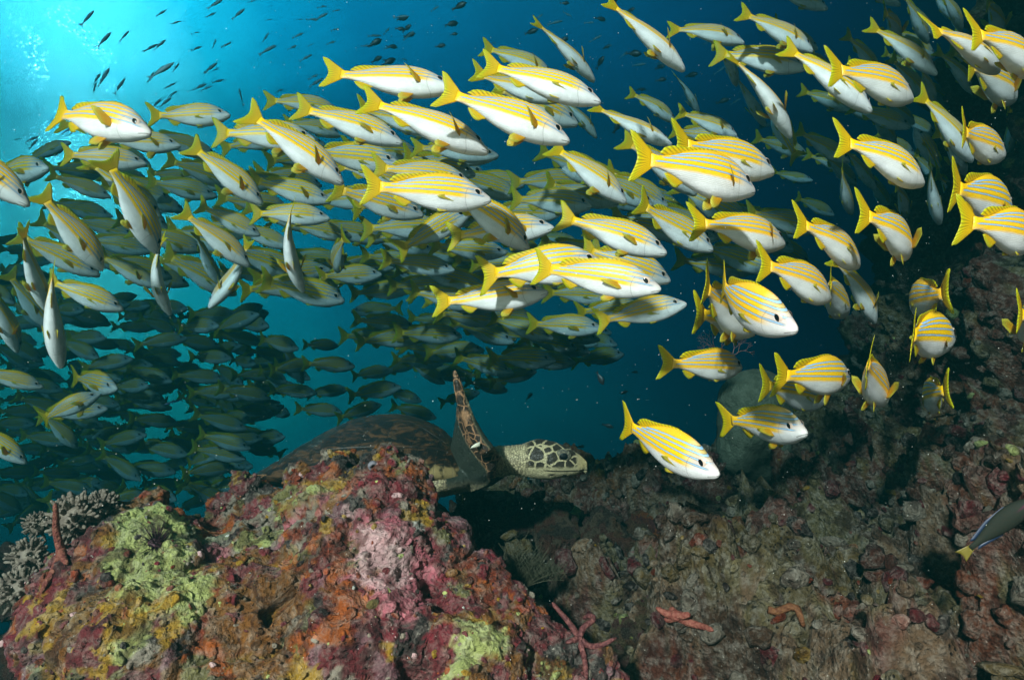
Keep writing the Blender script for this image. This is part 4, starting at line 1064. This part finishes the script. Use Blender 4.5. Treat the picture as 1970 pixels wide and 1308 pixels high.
# ------------------------------------------------------------------ sea stars, urchin, sponge
def star_mat(name, a, b2): return simple_mat(name, a, b2, 160, .8, .65, 220, .003)
def sea_star(arms, d, w, m, lab, name='sea_star', centre=None):
    """arms: pixel paths from the centre outwards, all at distance d (or (px, py, dd) points)"""
    paths = []; d = surf(centre[0], centre[1], d) - w * 1.0; c = P(centre[0], centre[1], d)
    for a in arms:
        pts = []; last = d
        for q in a:
            dq = surf(q[0], q[1], last) - w * .9
            dq = max(last - .03, min(last + .008, dq)); last = dq; pts.append(P(q[0], q[1], dq) - c)
        fine = []
        for i in range(len(pts) - 1):
            for t in (0, .25, .5, .75): fine.append(pts[i].lerp(pts[i + 1], t))
        fine.append(pts[-1])
        for _ in range(3): fine = [fine[0]] + [(fine[i - 1] + fine[i] * 2 + fine[i + 1]) / 4 for i in range(1, len(fine) - 1)] + [fine[-1]]
        n = len(fine); rad = [w * (1.15 - .55 * (i / (n - 1))) * (1 if i < n - 1 else .3) for i in range(n)]
        paths.append((fine, rad))
    V, Fc = tubes(paths, 10, .07, 3)
    bm = bmesh.new(); bmesh.ops.create_icosphere(bm, subdivisions=2, radius=w * 1.45); o0 = len(V)
    V += [Vector(v_.co) for v_ in bm.verts]; Fc += [tuple(o0 + v_.index for v_ in f.verts) for f in bm.faces]; bm.free()
    o = newobj(name, mk(name, V, Fc, [m])); o.location = c; tag(o, lab, 'sea star'); return o
M_st1 = star_mat('wine_star_skin', (.07, .018, .02), (.15, .05, .045)); M_st2 = star_mat('salmon_star_skin', (.17, .04, .03), (.24, .08, .055)); M_st3 = star_mat('red_star_skin', (.12, .025, .02), (.20, .07, .045))
d0 = .905
sea_star([[(1114,1228),(1098,1200),(1078,1178),(1062,1158,.02)], [(1114,1228),(1122,1205),(1140,1195),(1144,1185),(1130,1184,.01),(1122,1190,.02)], [(1114,1228),(1135,1245,-.005),(1160,1240),(1186,1226,.02)],
          [(1114,1228),(1122,1255,-.01),(1128,1285,-.01),(1126,1325,-.01)], [(1114,1228),(1100,1232,.01),(1088,1236,.02)]], d0, .0046, M_st1, 'thin armed wine red sea star at the lower right end of the foreground rock', centre=(1114,1228))
d1 = .99
sea_star([[(118,1060),(107,1020),(108,990),(106,968)], [(118,1060),(108,1090),(92,1118),(78,1140)], [(118,1060),(122,1075,.03),(130,1085,.07)]], d1, .0056, M_st3, 'slender red sea star hanging over the left shoulder of the rock beside soft coral', centre=(118,1060))
d2 = 1.19
sea_star([[(1300,1184),(1325,1198,-.01),(1352,1204),(1372,1212)], [(1300,1184),(1280,1180),(1262,1168)], [(1300,1184),(1318,1184,.01),(1328,1180,.02)], [(1300,1184),(1296,1176,.01),(1290,1168,.03)], [(1300,1184),(1290,1192,.0),(1278,1190,.02)]], d2, .0068, M_st2, 'salmon pink sea star lying on the rock at bottom centre right', centre=(1300,1184))
V, Fc = tubes([([P(a_, b2_, min(surf(a_, b2_, 1.4), surf(1505, 1180, 1.4) + .03) - .004) for a_, b2_ in ((1478,1172), (1492,1176), (1506,1172), (1520,1166), (1534,1170), (1540,1186), (1545,1204))], [.006, .006, .006, .006, .006, .0055, .004])], 8, .1)
o = newobj('sea_worm', mk('sea_worm', V, Fc, [simple_mat('worm_skin', (.09, .03, .012), (.14, .055, .02), 200)])); tag(o, 'brown wriggly worm arched beside the pebbly coral', 'worm')
# urchin in its hollow
r = random.Random(4); paths = []
for i in range(150):
    u = Vector((r.gauss(0, 1), r.gauss(-.3, 1), r.gauss(.5, 1))).normalized(); ln = r.uniform(.012, .030)
    paths.append(([u * .012, u * (.012 + ln * .6), u * (.012 + ln)], [.0006, .0004, .0002]))
V, Fc = tubes(paths, 4)
M_urch = simple_mat('urchin_skin', (.02, .008, .012), (.05, .015, .025), 100)
e = empty('sea_urchin', P(300, 1048, surf(300, 1048, 1.03) + .004)); tag(e, 'small dark sea urchin nestled in the lime green crust', 'sea urchin')
newobj('spines', mk('urchin_spines', V, Fc, [M_urch]), e)
bm = bmesh.new(); bmesh.ops.create_icosphere(bm, subdivisions=3, radius=.013); me = bpy.data.meshes.new('urchin_body'); bm.to_mesh(me); bm.free(); me.materials.append(M_urch); newobj('body', me, e)
# grey sponge with an opening
V, Fc = [], []
prof_ = [(.0, .010), (.004, .014), (.012, .0155), (.018, .013), (.019, .009), (.016, .006), (.006, .005)]
for (h_, r_) in prof_:
    for k in range(16):
        a = 2 * math.pi * k / 16; V.append(Vector((math.cos(a) * r_, -h_, math.sin(a) * r_ * 1.05)))
for i in range(len(prof_) - 1):
    for k in range(16): Fc.append((i * 16 + k, i * 16 + (k + 1) % 16, (i + 1) * 16 + (k + 1) % 16, (i + 1) * 16 + k))
Fc.append(tuple(6 * 16 + k for k in range(16))); Fc.append(tuple(k for k in range(16))[::-1])
o = newobj('tube_sponge', mk('tube_sponge', V, Fc, [simple_mat('sponge_skin', (.12, .11, .13), (.17, .16, .18), 60)])); o.location = P(716, 892, surf(716, 892, 1.1) + .004); o.rotation_euler = (R(25), 0, R(25)); o.scale = (.6,) * 3
tag(o, 'little grey tube sponge with a round hole on the orange top of the rock', 'sponge')

# ------------------------------------------------------------------ turtle
TD = 1.62; TS = TD / F
def T(px, py, dd=0.0): return P(px, py, TD + dd)
org = T(740, 890, .12)
def skin_mats():
    m, nt, b = mat('turtle_skin'); o = texco(nt, 'Object'); t = attr(nt, 'tint', 'Color')
    sx, sy, sz = sepxyz(nt, t)          # head mask, flipper mask, painted web shade mask
    wp = mixc(nt, .012, o, noise(nt, o, 40, 2, out=1))
    de = voro(nt, wp, 36, 'DISTANCE_TO_EDGE', 0, .75); lx, ly, lz = sepxyz(nt, o)
    K = (TD + .03) / F; zj = lambda py: -(py - 654) * K - org.z; xj = lambda px: (px - 985) * K - org.x
    mline = ((lz - zj(904)) + (lx - xj(1085)) * .05).abs(); inm = lx.step(xj(1040), xj(1052))
    pl = de.step(.055, .10) * (lz + (noise(nt, o, 50, 2) - .5) * .012).step(zj(900), zj(893)) * lx.step(xj(1114), xj(1106)) * lx.step(xj(1004), xj(1012))
    jaw = de.step(.10, .15) * lz.step(zj(907), zj(910)) * lx.step(xj(1050), xj(1060)) * lx.step(xj(1105), xj(1095)) * lz.step(zj(919), zj(915))
    pl = pl.max(jaw)
    de2 = voro(nt, wp, 44, 'DISTANCE_TO_EDGE'); bl = de2.step(.02, .08) * noise(nt, o, 26, 3, .6).step(.32, .46)
    cream = mixc(nt, noise(nt, o, 60, 4, .6).step(.35, .65), (.55, .44, .25), (.40, .31, .18))
    scal = voro(nt, o, 170, 'DISTANCE_TO_EDGE').step(.02, .12)
    neck = mixc(nt, scal, (.16, .12, .08), cream)
    headc = mixc(nt, pl, (.52, .42, .24), mixc(nt, noise(nt, o, 120, 3), (.02, .013, .01), (.055, .04, .025)))
    headc = mixc(nt, mline.step(.0022, .0010) * inm, headc, (.02, .012, .008))
    headc = mixc(nt, lx.step(xj(1106), xj(1120)) * lz.step(zj(908), zj(898)), headc, (.62, .46, .22))
    flip = mixc(nt, bl, (.36, .18, .09), (.03, .018, .012))
    c = mixc(nt, sx, neck, headc); c = mixc(nt, sy, c, flip); c = mixc(nt, sz, c, (.030, .036, .026))
    link(nt, c, b.inputs['Base Color']); b.inputs['Roughness'].default_value = .5; b.inputs['Specular IOR Level'].default_value = .35
    h = scal * .8 + noise(nt, o, 90, 4, .6) * .6 + pl * .25
    link(nt, bump(nt, h, .8, .004), b.inputs['Normal']); return m
def loft(secs, nr=20, ends=True):
    """secs: (centre, vector a, vector b, exponent): closed tube of superellipses"""
    V, Fc = [], []
    for (c, a, b2) in secs:
        for k in range(nr):
            th = 2 * math.pi * k / nr; V.append(c + a * math.cos(th) + b2 * math.sin(th))
    n = len(secs)
    for i in range(n - 1):
        for k in range(nr):
            q, q2 = i * nr + k, i * nr + (k + 1) % nr; Fc.append((q, q2, q2 + nr, q + nr))
    Fc.append(tuple(range(nr))[::-1]); Fc.append(tuple((n - 1) * nr + k for k in range(nr)))
    return V, Fc
def merge(parts):
    V, Fc = [], []
    for v_, f in parts:
        o0 = len(V); V += list(v_); Fc += [tuple(o0 + i for i in q) for q in f]
    return V, Fc
D_ = .12   # the turtle's mid-line lies this much behind the near edge plane
secs = []
for (x_, t_, b_, w_, dd) in [(600,880,915,60,.14), (680,880,935,140,.14), (780,870,945,165,.14), (860,862,948,150,.13), (905,866,940,105,.11), (935,862,930,62,.09), (960,856,920,44,.075), (985,856,914,34,.065), (1005,853,916,32,.06),
                             (1022,846,920,35,.055), (1040,843,923,37,.055), (1062,847,923,36,.05), (1083,855,920,31,.05), (1100,864,916,25,.05), (1112,873,912,18,.05), (1120,883,906,11,.05), (1125,891,902,6,.05)]:
    secs.append((T(x_, (t_ + b_) / 2, dd), Vector((0, w_ * TS, 0)), Vector((0, 0, (b_ - t_) / 2 * TS))))
body = loft(secs, 28)
beak = loft([(T(1108, 880, .05), Vector((0, .018, 0)), Vector((0, 0, .012))), (T(1118, 886, .05), Vector((0, .012, 0)), Vector((0, 0, .012))), (T(1125, 896, .05), Vector((0, .007, 0)), Vector((.006, 0, .010))), (T(1128, 907, .05), Vector((0, .003, 0)), Vector((.004, 0, .005))), (T(1127, 912, .05), Vector((0, .0012, 0)), Vector((.0015, 0, .002)))], 14)
def blade(rows, nr=18):
    """rows: leading point, trailing point, thickness at the leading edge (m)"""
    V, Fc = [], []
    for (L_, T_, th) in rows:
        ch = T_ - L_; n = None
        for k in range(nr):
            a = 2 * math.pi * k / nr; u = (1 - math.cos(a)) / 2
            tk = th * (1.48 * math.sqrt(max(u, 0)) * (1 - u) ** .8 + .10) * (1 if math.sin(a) > 0 else -1) * min(1, abs(math.sin(a)) * 3)
            V.append((L_, ch, u, tk))
    out = []; nrow = len(rows)
    for i in range(nrow):
        ax = (rows[min(i + 1, nrow - 1)][0] - rows[max(i - 1, 0)][0]).normalized()
        for k in range(nr):
            L_, ch, u, tk = V[i * nr + k]; n = ax.cross(ch); n = n.normalized() if n.length > 1e-6 else Vector((0, 1, 0))
            out.append(L_ + ch * u + n * tk)
    for i in range(nrow - 1):
        for k in range(nr):
            q, q2 = i * nr + k, i * nr + (k + 1) % nr; Fc.append((q, q2, q2 + nr, q + nr))
    Fc.append(tuple(range(nr))[::-1]); Fc.append(tuple((nrow - 1) * nr + k for k in range(nr)))
    return out, Fc
LP = [(874,712,4), (880,740,8), (889,772,10), (901,806,12), (917,838,13), (937,866,14), (956,890,15), (955,908,19), (930,922,26), (895,925,34)]
near = loft([(T(x_, y_, -.11 + .02 * i * (i > 5)), Vector((0, (w_ * 1.0) * TS, 0)), Vector((w_ * .8, 0, w_ * .45)).normalized() * w_ * TS) for i, (x_, y_, w_) in enumerate(LP)], 16)
web = blade([(T(880,735,-.10), T(885,748,-.05), .006), (T(892,772,-.10), T(880,790,-.01), .010), (T(904,806,-.10), T(874,826,.02), .013), (T(919,838,-.10), T(866,862,.04), .017), (T(938,866,-.09), T(864,900,.05), .022), (T(955,890,-.07), T(872,930,.05), .028), (T(955,915,-.02), T(872,942,.07), .034)])
far = blade([(T(925,905,.16), T(870,915,.16), .03), (T(955,905,.26), T(880,925,.22), .024), (T(970,915,.38), T(890,930,.32), .018), (T(950,930,.52), T(885,938,.44), .012), (T(905,945,.62), T(880,946,.58), .006), (T(880,950,.66), T(872,951,.65), .002)])
hind1 = blade([(T(580,905,.05), T(540,910,.08), .02), (T(545,915,-.01), T(500,925,.05), .016), (T(500,915,-.04), T(470,930,.02), .010), (T(465,910,-.05), T(455,920,-.03), .004)])
hind2 = blade([(T(580,905,.25), T(540,910,.22), .02), (T(545,915,.32), T(500,925,.26), .016), (T(500,915,.38), T(470,930,.34), .010), (T(465,910,.40), T(455,920,.38), .004)])
V, Fc = merge([body, beak, near, web, far, hind1, hind2])
me = mk('turtle_body', [v_ - org for v_ in V], Fc)
me = remesh(me, .0030, 1)
co, no = co_no(me)
ppx = (co[:, 0] + org.x) / TS + 985 ; ppy = 654 - (co[:, 2] + org.z) / TS      # millimetre-like rest coordinates along and across the animal
dd = co[:, 1] + org.y - TD
head = sstep(ppx, 1005, 1022) * (dd < .12)
# leading edge of the raised flipper carries the cream and black pattern, the web behind is dark skin with underside shade painted in
lead = np.array([[q[0], q[1]] for q in LP[:8]], float)
dist = np.full(len(co), 1e9)
for a, b2 in zip(lead[:-1], lead[1:]):
    ab = b2 - a; t = np.clip(((ppx - a[0]) * ab[0] + (ppy - a[1]) * ab[1]) / (ab @ ab), 0, 1)
    dist = np.minimum(dist, np.hypot(ppx - a[0] - ab[0] * t, ppy - a[1] - ab[1] * t))
onflip = (dd < -.02) & (ppx < 985)
fl = sstep(19 - dist, 0, 4) * onflip
web_shade = np.clip(sstep(dist, 14, 18) * (dd < .06) * (ppx > 862) * (ppx < 960) * sstep(ppy, 950, 915) * sstep(ppy, 770, 800), 0, 1)
fl = np.maximum(fl, ((dd > .3) | (ppx < 600)) * 1.0)
tin = np.stack([head, fl, web_shade * (1 - fl)], 1)
wr = np.sin(ppx * .9 + fbm(co * 30, 2, 3) * 3) * .0011 * (1 - head) * (ppx > 955)
co = co + no * (fbm(co * 40, 3, 5) * .0016 + wr)[:, None]
me.vertices.foreach_set('co', co.astype(np.float32).ravel()); setcol(me, tin); me.materials.clear(); me.materials.append(skin_mats())
me.polygons.foreach_set('use_smooth', [True] * len(me.polygons))
tur = empty('sea_turtle', org); tag(tur, 'hawksbill sea turtle with dark shell swimming right behind the rock, one flipper raised', 'sea turtle')
newobj('body', me, tur)
# shell
m, nt, b = mat('turtle_shell'); o_ = texco(nt, 'Object'); rs = attr(nt, 'rest'); ux, vy, rr_ = sepxyz(nt, rs)
n1 = noise(nt, o_, 14, 5, .65, 1.5); st = mixc(nt, .25, o_, noise(nt, o_, 6, 3, out=1))
streak = noise(nt, mixc(nt, 1.0, o_, (1.0, 1.0, 4.0), 'MULTIPLY'), 22, 5, .7, 1.0)
c = mixc(nt, streak.step(.46, .62) * .8, (.008, .007, .006), (.10, .045, .018)); c = mixc(nt, n1.step(.60, .74) * .4, c, (.14, .07, .03))
scr = noise(nt, o_, 34, 4, .7).step(.66, .72); c = mixc(nt, scr * .8, c, (.34, .30, .30))
band = (vy.abs() - .36 - (ux * 13.0).sin() * .035).abs().step(.016, .006)
cross = (((ux * 5.2 + vy.abs().step(.34, .36) * .5)._m('FRACT') - .5).abs()).step(.485, .496)
marg = (rr_ - .86).abs().step(.012, .004)
rad = ((ux * 15.0)._m('FRACT') - .5).abs().step(.46, .49) * rr_.step(.85, .87)
ln_ = band.max(cross * rr_.step(.87, .85)).max(marg).max(rad)
c = mixc(nt, ln_ * .3, c, (.035, .025, .018))
edge = rr_.step(.93, .985) * ux.step(.0, .5); c = mixc(nt, edge * noise(nt, o_, 20, 3).step(.42, .55) * .8, c, (.40, .28, .12))
link(nt, c, b.inputs['Base Color']); b.inputs['Roughness'].default_value = .42; link(nt, bump(nt, n1 * .4 + streak * .4 - ln_ * .8, .7, .006), b.inputs['Normal'])
V, Fc, RS = [], [], []; na, nrd = 96, 26
a_, b_ = 238 * TS, 172 * TS; Hh = 128 * TS
def outline(th):
    c_, s_ = math.cos(th), math.sin(th)
    w = 1.0 - .22 * max(0, -c_) ** 1.5 * abs(s_) ; ser = (1 + .022 * (1 if math.sin(th * 13) > 0 else -1) * abs(math.sin(th * 13)) * max(0, -c_ + .2))
    return c_ * ser, s_ * w * ser
for i in range(nrd + 1):
    q = i / nrd
    for k in range(na):
        th = 2 * math.pi * k / na; ox, oy = outline(th); x_, y_ = ox * q, oy * q
        hx = float(np.interp(x_, [-1, -.85, -.55, -.15, .3, .65, .85, 1], [0, .32, .62, .87, .98, 1.0, .85, .45]))
        hz_ = hx * max(0, (1 - q ** 2.3)) ** .75 + .05 * hx * (1 - abs(y_) * 6 if abs(y_) < .16 else 0)
        V.append(Vector((x_ * a_, y_ * b_, hz_ * Hh + .012 * (1 - q)))); RS.append((x_, y_, q))
for i in range(nrd):
    for k in range(na): Fc.append((i * na + k, (i + 1) * na + k, (i + 1) * na + (k + 1) % na, i * na + (k + 1) % na))
base = len(V)
for q, zz in ((.97, -.010), (.80, -.016), (.4, -.03), (0.001, -.034)):
    for k in range(na):
        th = 2 * math.pi * k / na; ox, oy = outline(th); V.append(Vector((ox * q * a_, oy * q * b_, zz))); RS.append((ox * q, oy * q, 1.0))
prev = nrd * na
for j in range(4):
    cur = base + j * na
    for k in range(na): Fc.append((prev + k, cur + k, cur + (k + 1) % na, prev + (k + 1) % na))
    prev = cur
RX = Euler((R(-15), R(-1.0), R(-3))).to_matrix()
V = [RX @ v_ for v_ in V]
sh = newobj('shell', mk('turtle_shell', V, Fc, [m], rest=RS), tur); sh.location = T(706, 922, .10) - org
def ball(name, m_, c_, r_, parent, sc=(1, 1, 1), seg=3):
    bm = bmesh.new(); bmesh.ops.create_icosphere(bm, subdivisions=seg, radius=r_); me = bpy.data.meshes.new(name); bm.to_mesh(me); bm.free(); me.materials.append(m_)
    me.polygons.foreach_set('use_smooth', [True] * len(me.polygons)); o = newobj(name, me, parent); o.location = c_; o.scale = sc; return o
M_tlid = simple_mat('turtle_lid', (.07, .06, .05), (.22, .19, .13), 150, .8)
M_teye, _nt, _b = mat('turtle_eye'); _b.inputs['Base Color'].default_value = (.006, .006, .008, 1); _b.inputs['Roughness'].default_value = .06
for sg, dd_ in ((1, -.0), (-1, .10)):
    lid = ball('eyelid', M_tlid, T(1083, 876, .05 - sg * .031) - org, .0185, tur, (1.1, .5, .85))
    e_ = ball('eye', M_teye, Vector((0.001, -.0120 * sg, -.001)), .0105, lid, (1, .8, 1.1))
clw = newobj('claw', mk('turtle_claw', *loft([(Vector((.010, 0, .004)), Vector((0, .007, 0)), Vector((0, 0, .008))), (Vector((-.004, -.003, 0)), Vector((0, .006, 0)), Vector((0, 0, .0065))), (Vector((-.014, -.004, -.004)), Vector((0, .003, 0)), Vector((0, 0, .003))), (Vector((-.018, -.004, -.007)), Vector((0, .0006, 0)), Vector((0, 0, .0006)))], 10),
        [simple_mat('claw_horn', (.70, .66, .55), (.60, .55, .42), 40, .2)]), tur); clw.location = T(917, 857, -.135) - org; clw.scale = (.75,) * 3

# ------------------------------------------------------------------ other fish
def plain_fish_mat(name, back, side, rough=.4):
    m, nt, b = mat(name); r = attr(nt, 'rest'); x, y, z = sepxyz(nt, r)
    link(nt, mixc(nt, z.step(-.04, .05), side, back), b.inputs['Base Color']); b.inputs['Roughness'].default_value = rough; return m
def slim_fish(name, hs, ws, m, fork=.11):
    V, Fc = spindle(16, 10); V = np.array(V); R0 = V.copy(); V[:, 2] *= hs; V[:, 1] *= ws
    sh = sheet([(.82, 0, .03 * hs * 1.2), (.84, 0, 0), (.82, 0, -.03 * hs * 1.2)], [(.99, 0, fork), (.94, 0, fork * .3), (.92, 0, 0), (.94, 0, -fork * .3), (.98, 0, -fork)], 4, 9)
    s2 = sheet([(.34, 0, .13 * hs), (.62, 0, .085 * hs)], [(.38, 0, .13 * hs + .035), (.68, 0, .085 * hs + .015)], 3, 5)
    VV = list(V) + list(sh[0]) + list(s2[0]); RR = list(R0) + [(0, 0, .1)] * (len(sh[0]) + len(s2[0]))
    FF = list(Fc) + [tuple(i + len(V) for i in q) for q in sh[1]] + [tuple(i + len(V) + len(sh[0]) for i in q) for q in s2[1]]
    VV = np.array(VV); VV = np.stack([.5 - VV[:, 0], -VV[:, 1], VV[:, 2]], 1)
    return mk(name, VV, FF, [m], rest=np.array(RR))
M_fus = plain_fish_mat('fusilier_skin', (.10, .22, .28), (.20, .38, .44))
M_dam = plain_fish_mat('damsel_skin', (.015, .015, .02), (.03, .03, .035))
FUS = slim_fish('slim_fish', .52, .75, M_fus); DAM = slim_fish('dark_fish', 1.35, 1.0, M_dam, .13)
def put(me, name, nx, ny, tx, ty, yaw, L, lab, cat, grp=None, dmin=.5, kd=1.0, roll=0):
    c, M, n, t, aw, Y = frame_from(nx, ny, tx, ty, yaw, roll, L, 1.0, kd, dmin)
    o = newobj(name, me); o.matrix_world = Matrix.Translation(c) @ M.to_4x4() @ Matrix.Scale(L * kd, 4); tag(o, lab, cat, grp); return o
r = random.Random(12)
hand = [(180,22,155,50),(213,63,187,92),(248,60,230,80),(320,20,300,32),(428,0,398,18),(415,25,396,34),(470,18,446,38),(347,42,327,47),(318,78,295,98),(303,85,276,100),(384,62,368,66),(416,75,408,95),(445,82,424,92),
        (388,90,367,98),(333,122,286,152),(345,122,332,140),(297,138,284,158),(240,152,220,182),(210,132,188,168),(193,142,178,164),(185,160,178,182),(417,122,392,142),(420,132,406,138),(430,154,407,160),(397,162,370,174),(408,166,386,176),
        (337,160,316,172),(340,176,326,186),(530,88,498,106),(517,64,505,82),(460,172,468,204,),(310,190,292,210),(330,188,305,208),(600,106,576,118),(572,88,552,96),(584,64,562,74),(630,26,605,40),(612,38,588,38),(604,84,592,90),(628,12,610,16),(655,20,640,22),
        (652,56,636,60),(646,80,628,86),(612,144,592,154),(620,152,594,168),(545,172,530,178),(582,38,570,38),(523,38,510,40),(490,2,476,6),(75,262,48,275),(140,246,118,258),(72,268,56,288),(145,250,130,262),(40,266,30,270)]
ng = 0
for (nx_2, ny_2, tx_2, ty_2) in hand:
    l = math.hypot(nx_2 - tx_2, ny_2 - ty_2); mx_, my_ = (nx_2 + tx_2) / 2, (ny_2 + ty_2) / 2
    nx_2, ny_2, tx_2, ty_2 = [m_ + (q_ - m_) * 1.08 for q_, m_ in ((nx_2, mx_), (ny_2, my_), (tx_2, mx_), (ty_2, my_))]
    put(FUS, 'slim_fish', nx_2, ny_2, tx_2, ty_2, 0, .12, 'slim blue fish swimming up to the right in the bright water above the school', 'fish', 'slim fish in the bright water', 1.0, 1.0)
for i in range(64):
    x_, y_ = (r.uniform(640, 1280), r.uniform(0, 130)) if i < 40 else (r.uniform(1150, 1480), r.uniform(60, 330))
    a = R(r.gauss(-16 if i < 48 else -25, 22)); l = r.uniform(16, 34)
    put(FUS if r.random() < .6 else DAM, 'slim_fish' if r.random() < .6 else 'dark_fish', x_ + math.cos(a) * l / 2, y_ + math.sin(a) * l / 2, x_ - math.cos(a) * l / 2, y_ - math.sin(a) * l / 2, r.uniform(-20, 20), .16 if l > 22 else .12,
        'tiny dark fish far off in the deep blue behind the top of the school', 'fish', 'tiny dark fish in the deep blue', 1.0)
for (a, b2, c_, d_, lab) in [(1024,756,1012,770,'tiny dark damselfish alone right of the raised flipper, above the turtle head'), (1161,740,1147,714,'thin small fish nose down in blue water between turtle and dome'),
        (1180,822,1158,816,'small dark damselfish above the far teal reef mound'), (1125,858,1108,860,'small dark fish just above the turtle beak'), (1228,716,1214,716,'tiny dark fish left of the shaded snapper by the dome'),
        (968,713,954,716,'tiny dark fish between the loose shoal and the raised flipper'), (1208,752,1192,758,'tiny dark fish in blue water left of the coral dome')]:
    put(DAM, 'dark_fish', a, b2, c_, d_, 5, .06, lab, 'fish', None, .5)
put(slim_fish('cleaner_fish', .45, .6, plain_fish_mat('cleaner_skin', (.01, .01, .02), (.02, .12, .35))), 'cleaner_fish', 316, 778, 352, 768, 0, .07, 'thin black and blue cleaner wrasse amid the distant shoal', 'fish', None, .5)
# wrasse
m, nt, b = mat('wrasse_skin'); rs = attr(nt, 'rest'); x, y, z = sepxyz(nt, rs)
c = mixc(nt, noise(nt, rs, 30, 2), (.008, .014, .012), (.016, .016, .01)); c = mixc(nt, (z.abs() - .05).abs().step(.02, .005) * x.step(.3, .1), c, (.06, .01, .03)); link(nt, c, b.inputs['Base Color']); b.inputs['Roughness'].default_value = .75; b.inputs['Specular IOR Level'].default_value = .12
mt_, nt, b = mat('wrasse_tail'); b.inputs['Base Color'].default_value = (.11, .09, .01, 1)
mb_, nt, b = mat('wrasse_fin'); b.inputs['Base Color'].default_value = (.008, .02, .05, 1)
f0, ch0 = bender(.25); e, M, n_, t_, aw, Y_ = None, None, None, None, None, None
c, M, n_, t_, aw, Y_ = frame_from(2000, 955, 1852, 1068, -4, -5, .105, ch0, 1.0, .4)
ew = empty('wrasse'); ew.matrix_world = Matrix.Translation(c) @ M.to_4x4() @ Matrix.Scale(.105, 4); tag(ew, 'dark slender wrasse with a yellow tail spot leaving over the right edge', 'fish')
V, Fc = spindle(24, 16); V = np.array(V); R0 = V.copy(); V[:, 2] *= .72; newobj('body', mk('wrasse_body', f0(V), Fc, [m], rest=R0), ew)
sh = sheet([(.82, 0, .032), (.845, 0, 0), (.82, 0, -.03)], [(.98, 0, .075), (.955, 0, .03), (.95, 0, 0), (.955, 0, -.03), (.97, 0, -.07)], 5, 13); newobj('tail_fin', mk('wrasse_tail', f0(sh[0]), sh[1], [mt_], rest=sh[2]), ew)
sh = sheet([(.28, 0, .10), (.5, 0, .09), (.76, 0, .035)], [(.32, 0, .125), (.55, 0, .118), (.80, 0, .06)], 3, 15); newobj('dorsal_fin', mk('wrasse_dorsal', f0(sh[0]), sh[1], [mb_], rest=sh[2]), ew)
sh = sheet([(.48, 0, -.075), (.76, 0, -.03)], [(.52, 0, -.10), (.80, 0, -.055)], 3, 9); newobj('anal_fin', mk('wrasse_anal', f0(sh[0]), sh[1], [mb_], rest=sh[2]), ew)
sh = sheet([(.23, -.056, 0), (.24, -.056, -.03)], [(.36, -.09, .01), (.34, -.09, -.04)], 3, 7, normal=(0, 1, 0)); newobj('pectoral_fin', mk('wrasse_pectoral', f0(sh[0]), sh[1], [mb_], rest=sh[2]), ew)

# ------------------------------------------------------------------ drifting specks
r = random.Random(99); V, Fc = [], []
for i in range(2600):
    d = r.uniform(.45, 2.6) ** 1.0; x_, y_ = r.uniform(-60, 2030), r.uniform(-60, 1360)
    c = P(x_, y_, d); s = r.uniform(.00025, .0006) * (1.6 if r.random() < .04 else 1) * d ** .5
    o0 = len(V); rot = Euler((r.random() * 6, r.random() * 6, r.random() * 6)).to_matrix()
    for q in ((1, 0, 0), (-1, 0, 0), (0, 1, 0), (0, -1, 0), (0, 0, 1), (0, 0, -1)): V.append(c + rot @ Vector(q) * s)
    for q in ((0, 2, 4), (2, 1, 4), (1, 3, 4), (3, 0, 4), (2, 0, 5), (1, 2, 5), (3, 1, 5), (0, 3, 5)): Fc.append(tuple(o0 + k for k in q))
m, nt, b = mat('speck'); b.inputs['Base Color'].default_value = (.6, .62, .58, 1)
o = newobj('drifting_specks', mk('drifting_specks', V, Fc, [m])); tag(o, 'pale plankton specks drifting in the water', 'plankton', kind='stuff')
HX0, HX1, HY0, HY1, HZ0, HZ1 = -9.0, 9.0, -0.5, 12.0, -7.0, 4.0
WATER_COL = (.002, .027, .028); WATER_ABS = (.06, .22, .27); WATER_DENS = 0.60
# ------------------------------------------------------------------ the water itself
bm = bmesh.new(); bmesh.ops.create_cube(bm, size=1)
me = bpy.data.meshes.new('haze'); bm.to_mesh(me); bm.free()
hz = newobj('haze', me); hz.scale = (HX1 - HX0, HY1 - HY0, HZ1 - HZ0); hz.location = ((HX0 + HX1) / 2, (HY0 + HY1) / 2, (HZ0 + HZ1) / 2)
tag(hz, 'teal sea water filling the whole scene', 'water haze', kind='stuff')
m = bpy.data.materials.new('sea_water'); m.use_nodes = True; nt = m.node_tree; nt.nodes.clear()
out = nt.nodes.new('ShaderNodeOutputMaterial'); pv = nt.nodes.new('ShaderNodeVolumePrincipled')
pv.inputs['Color'].default_value = WATER_COL + (1,)
pv.inputs['Absorption Color'].default_value = WATER_ABS + (1,)
pv.inputs['Density'].default_value = WATER_DENS
pv.inputs['Anisotropy'].default_value = 0.3
nt.links.new(pv.outputs[0], out.inputs['Volume'])
me.materials.append(m)
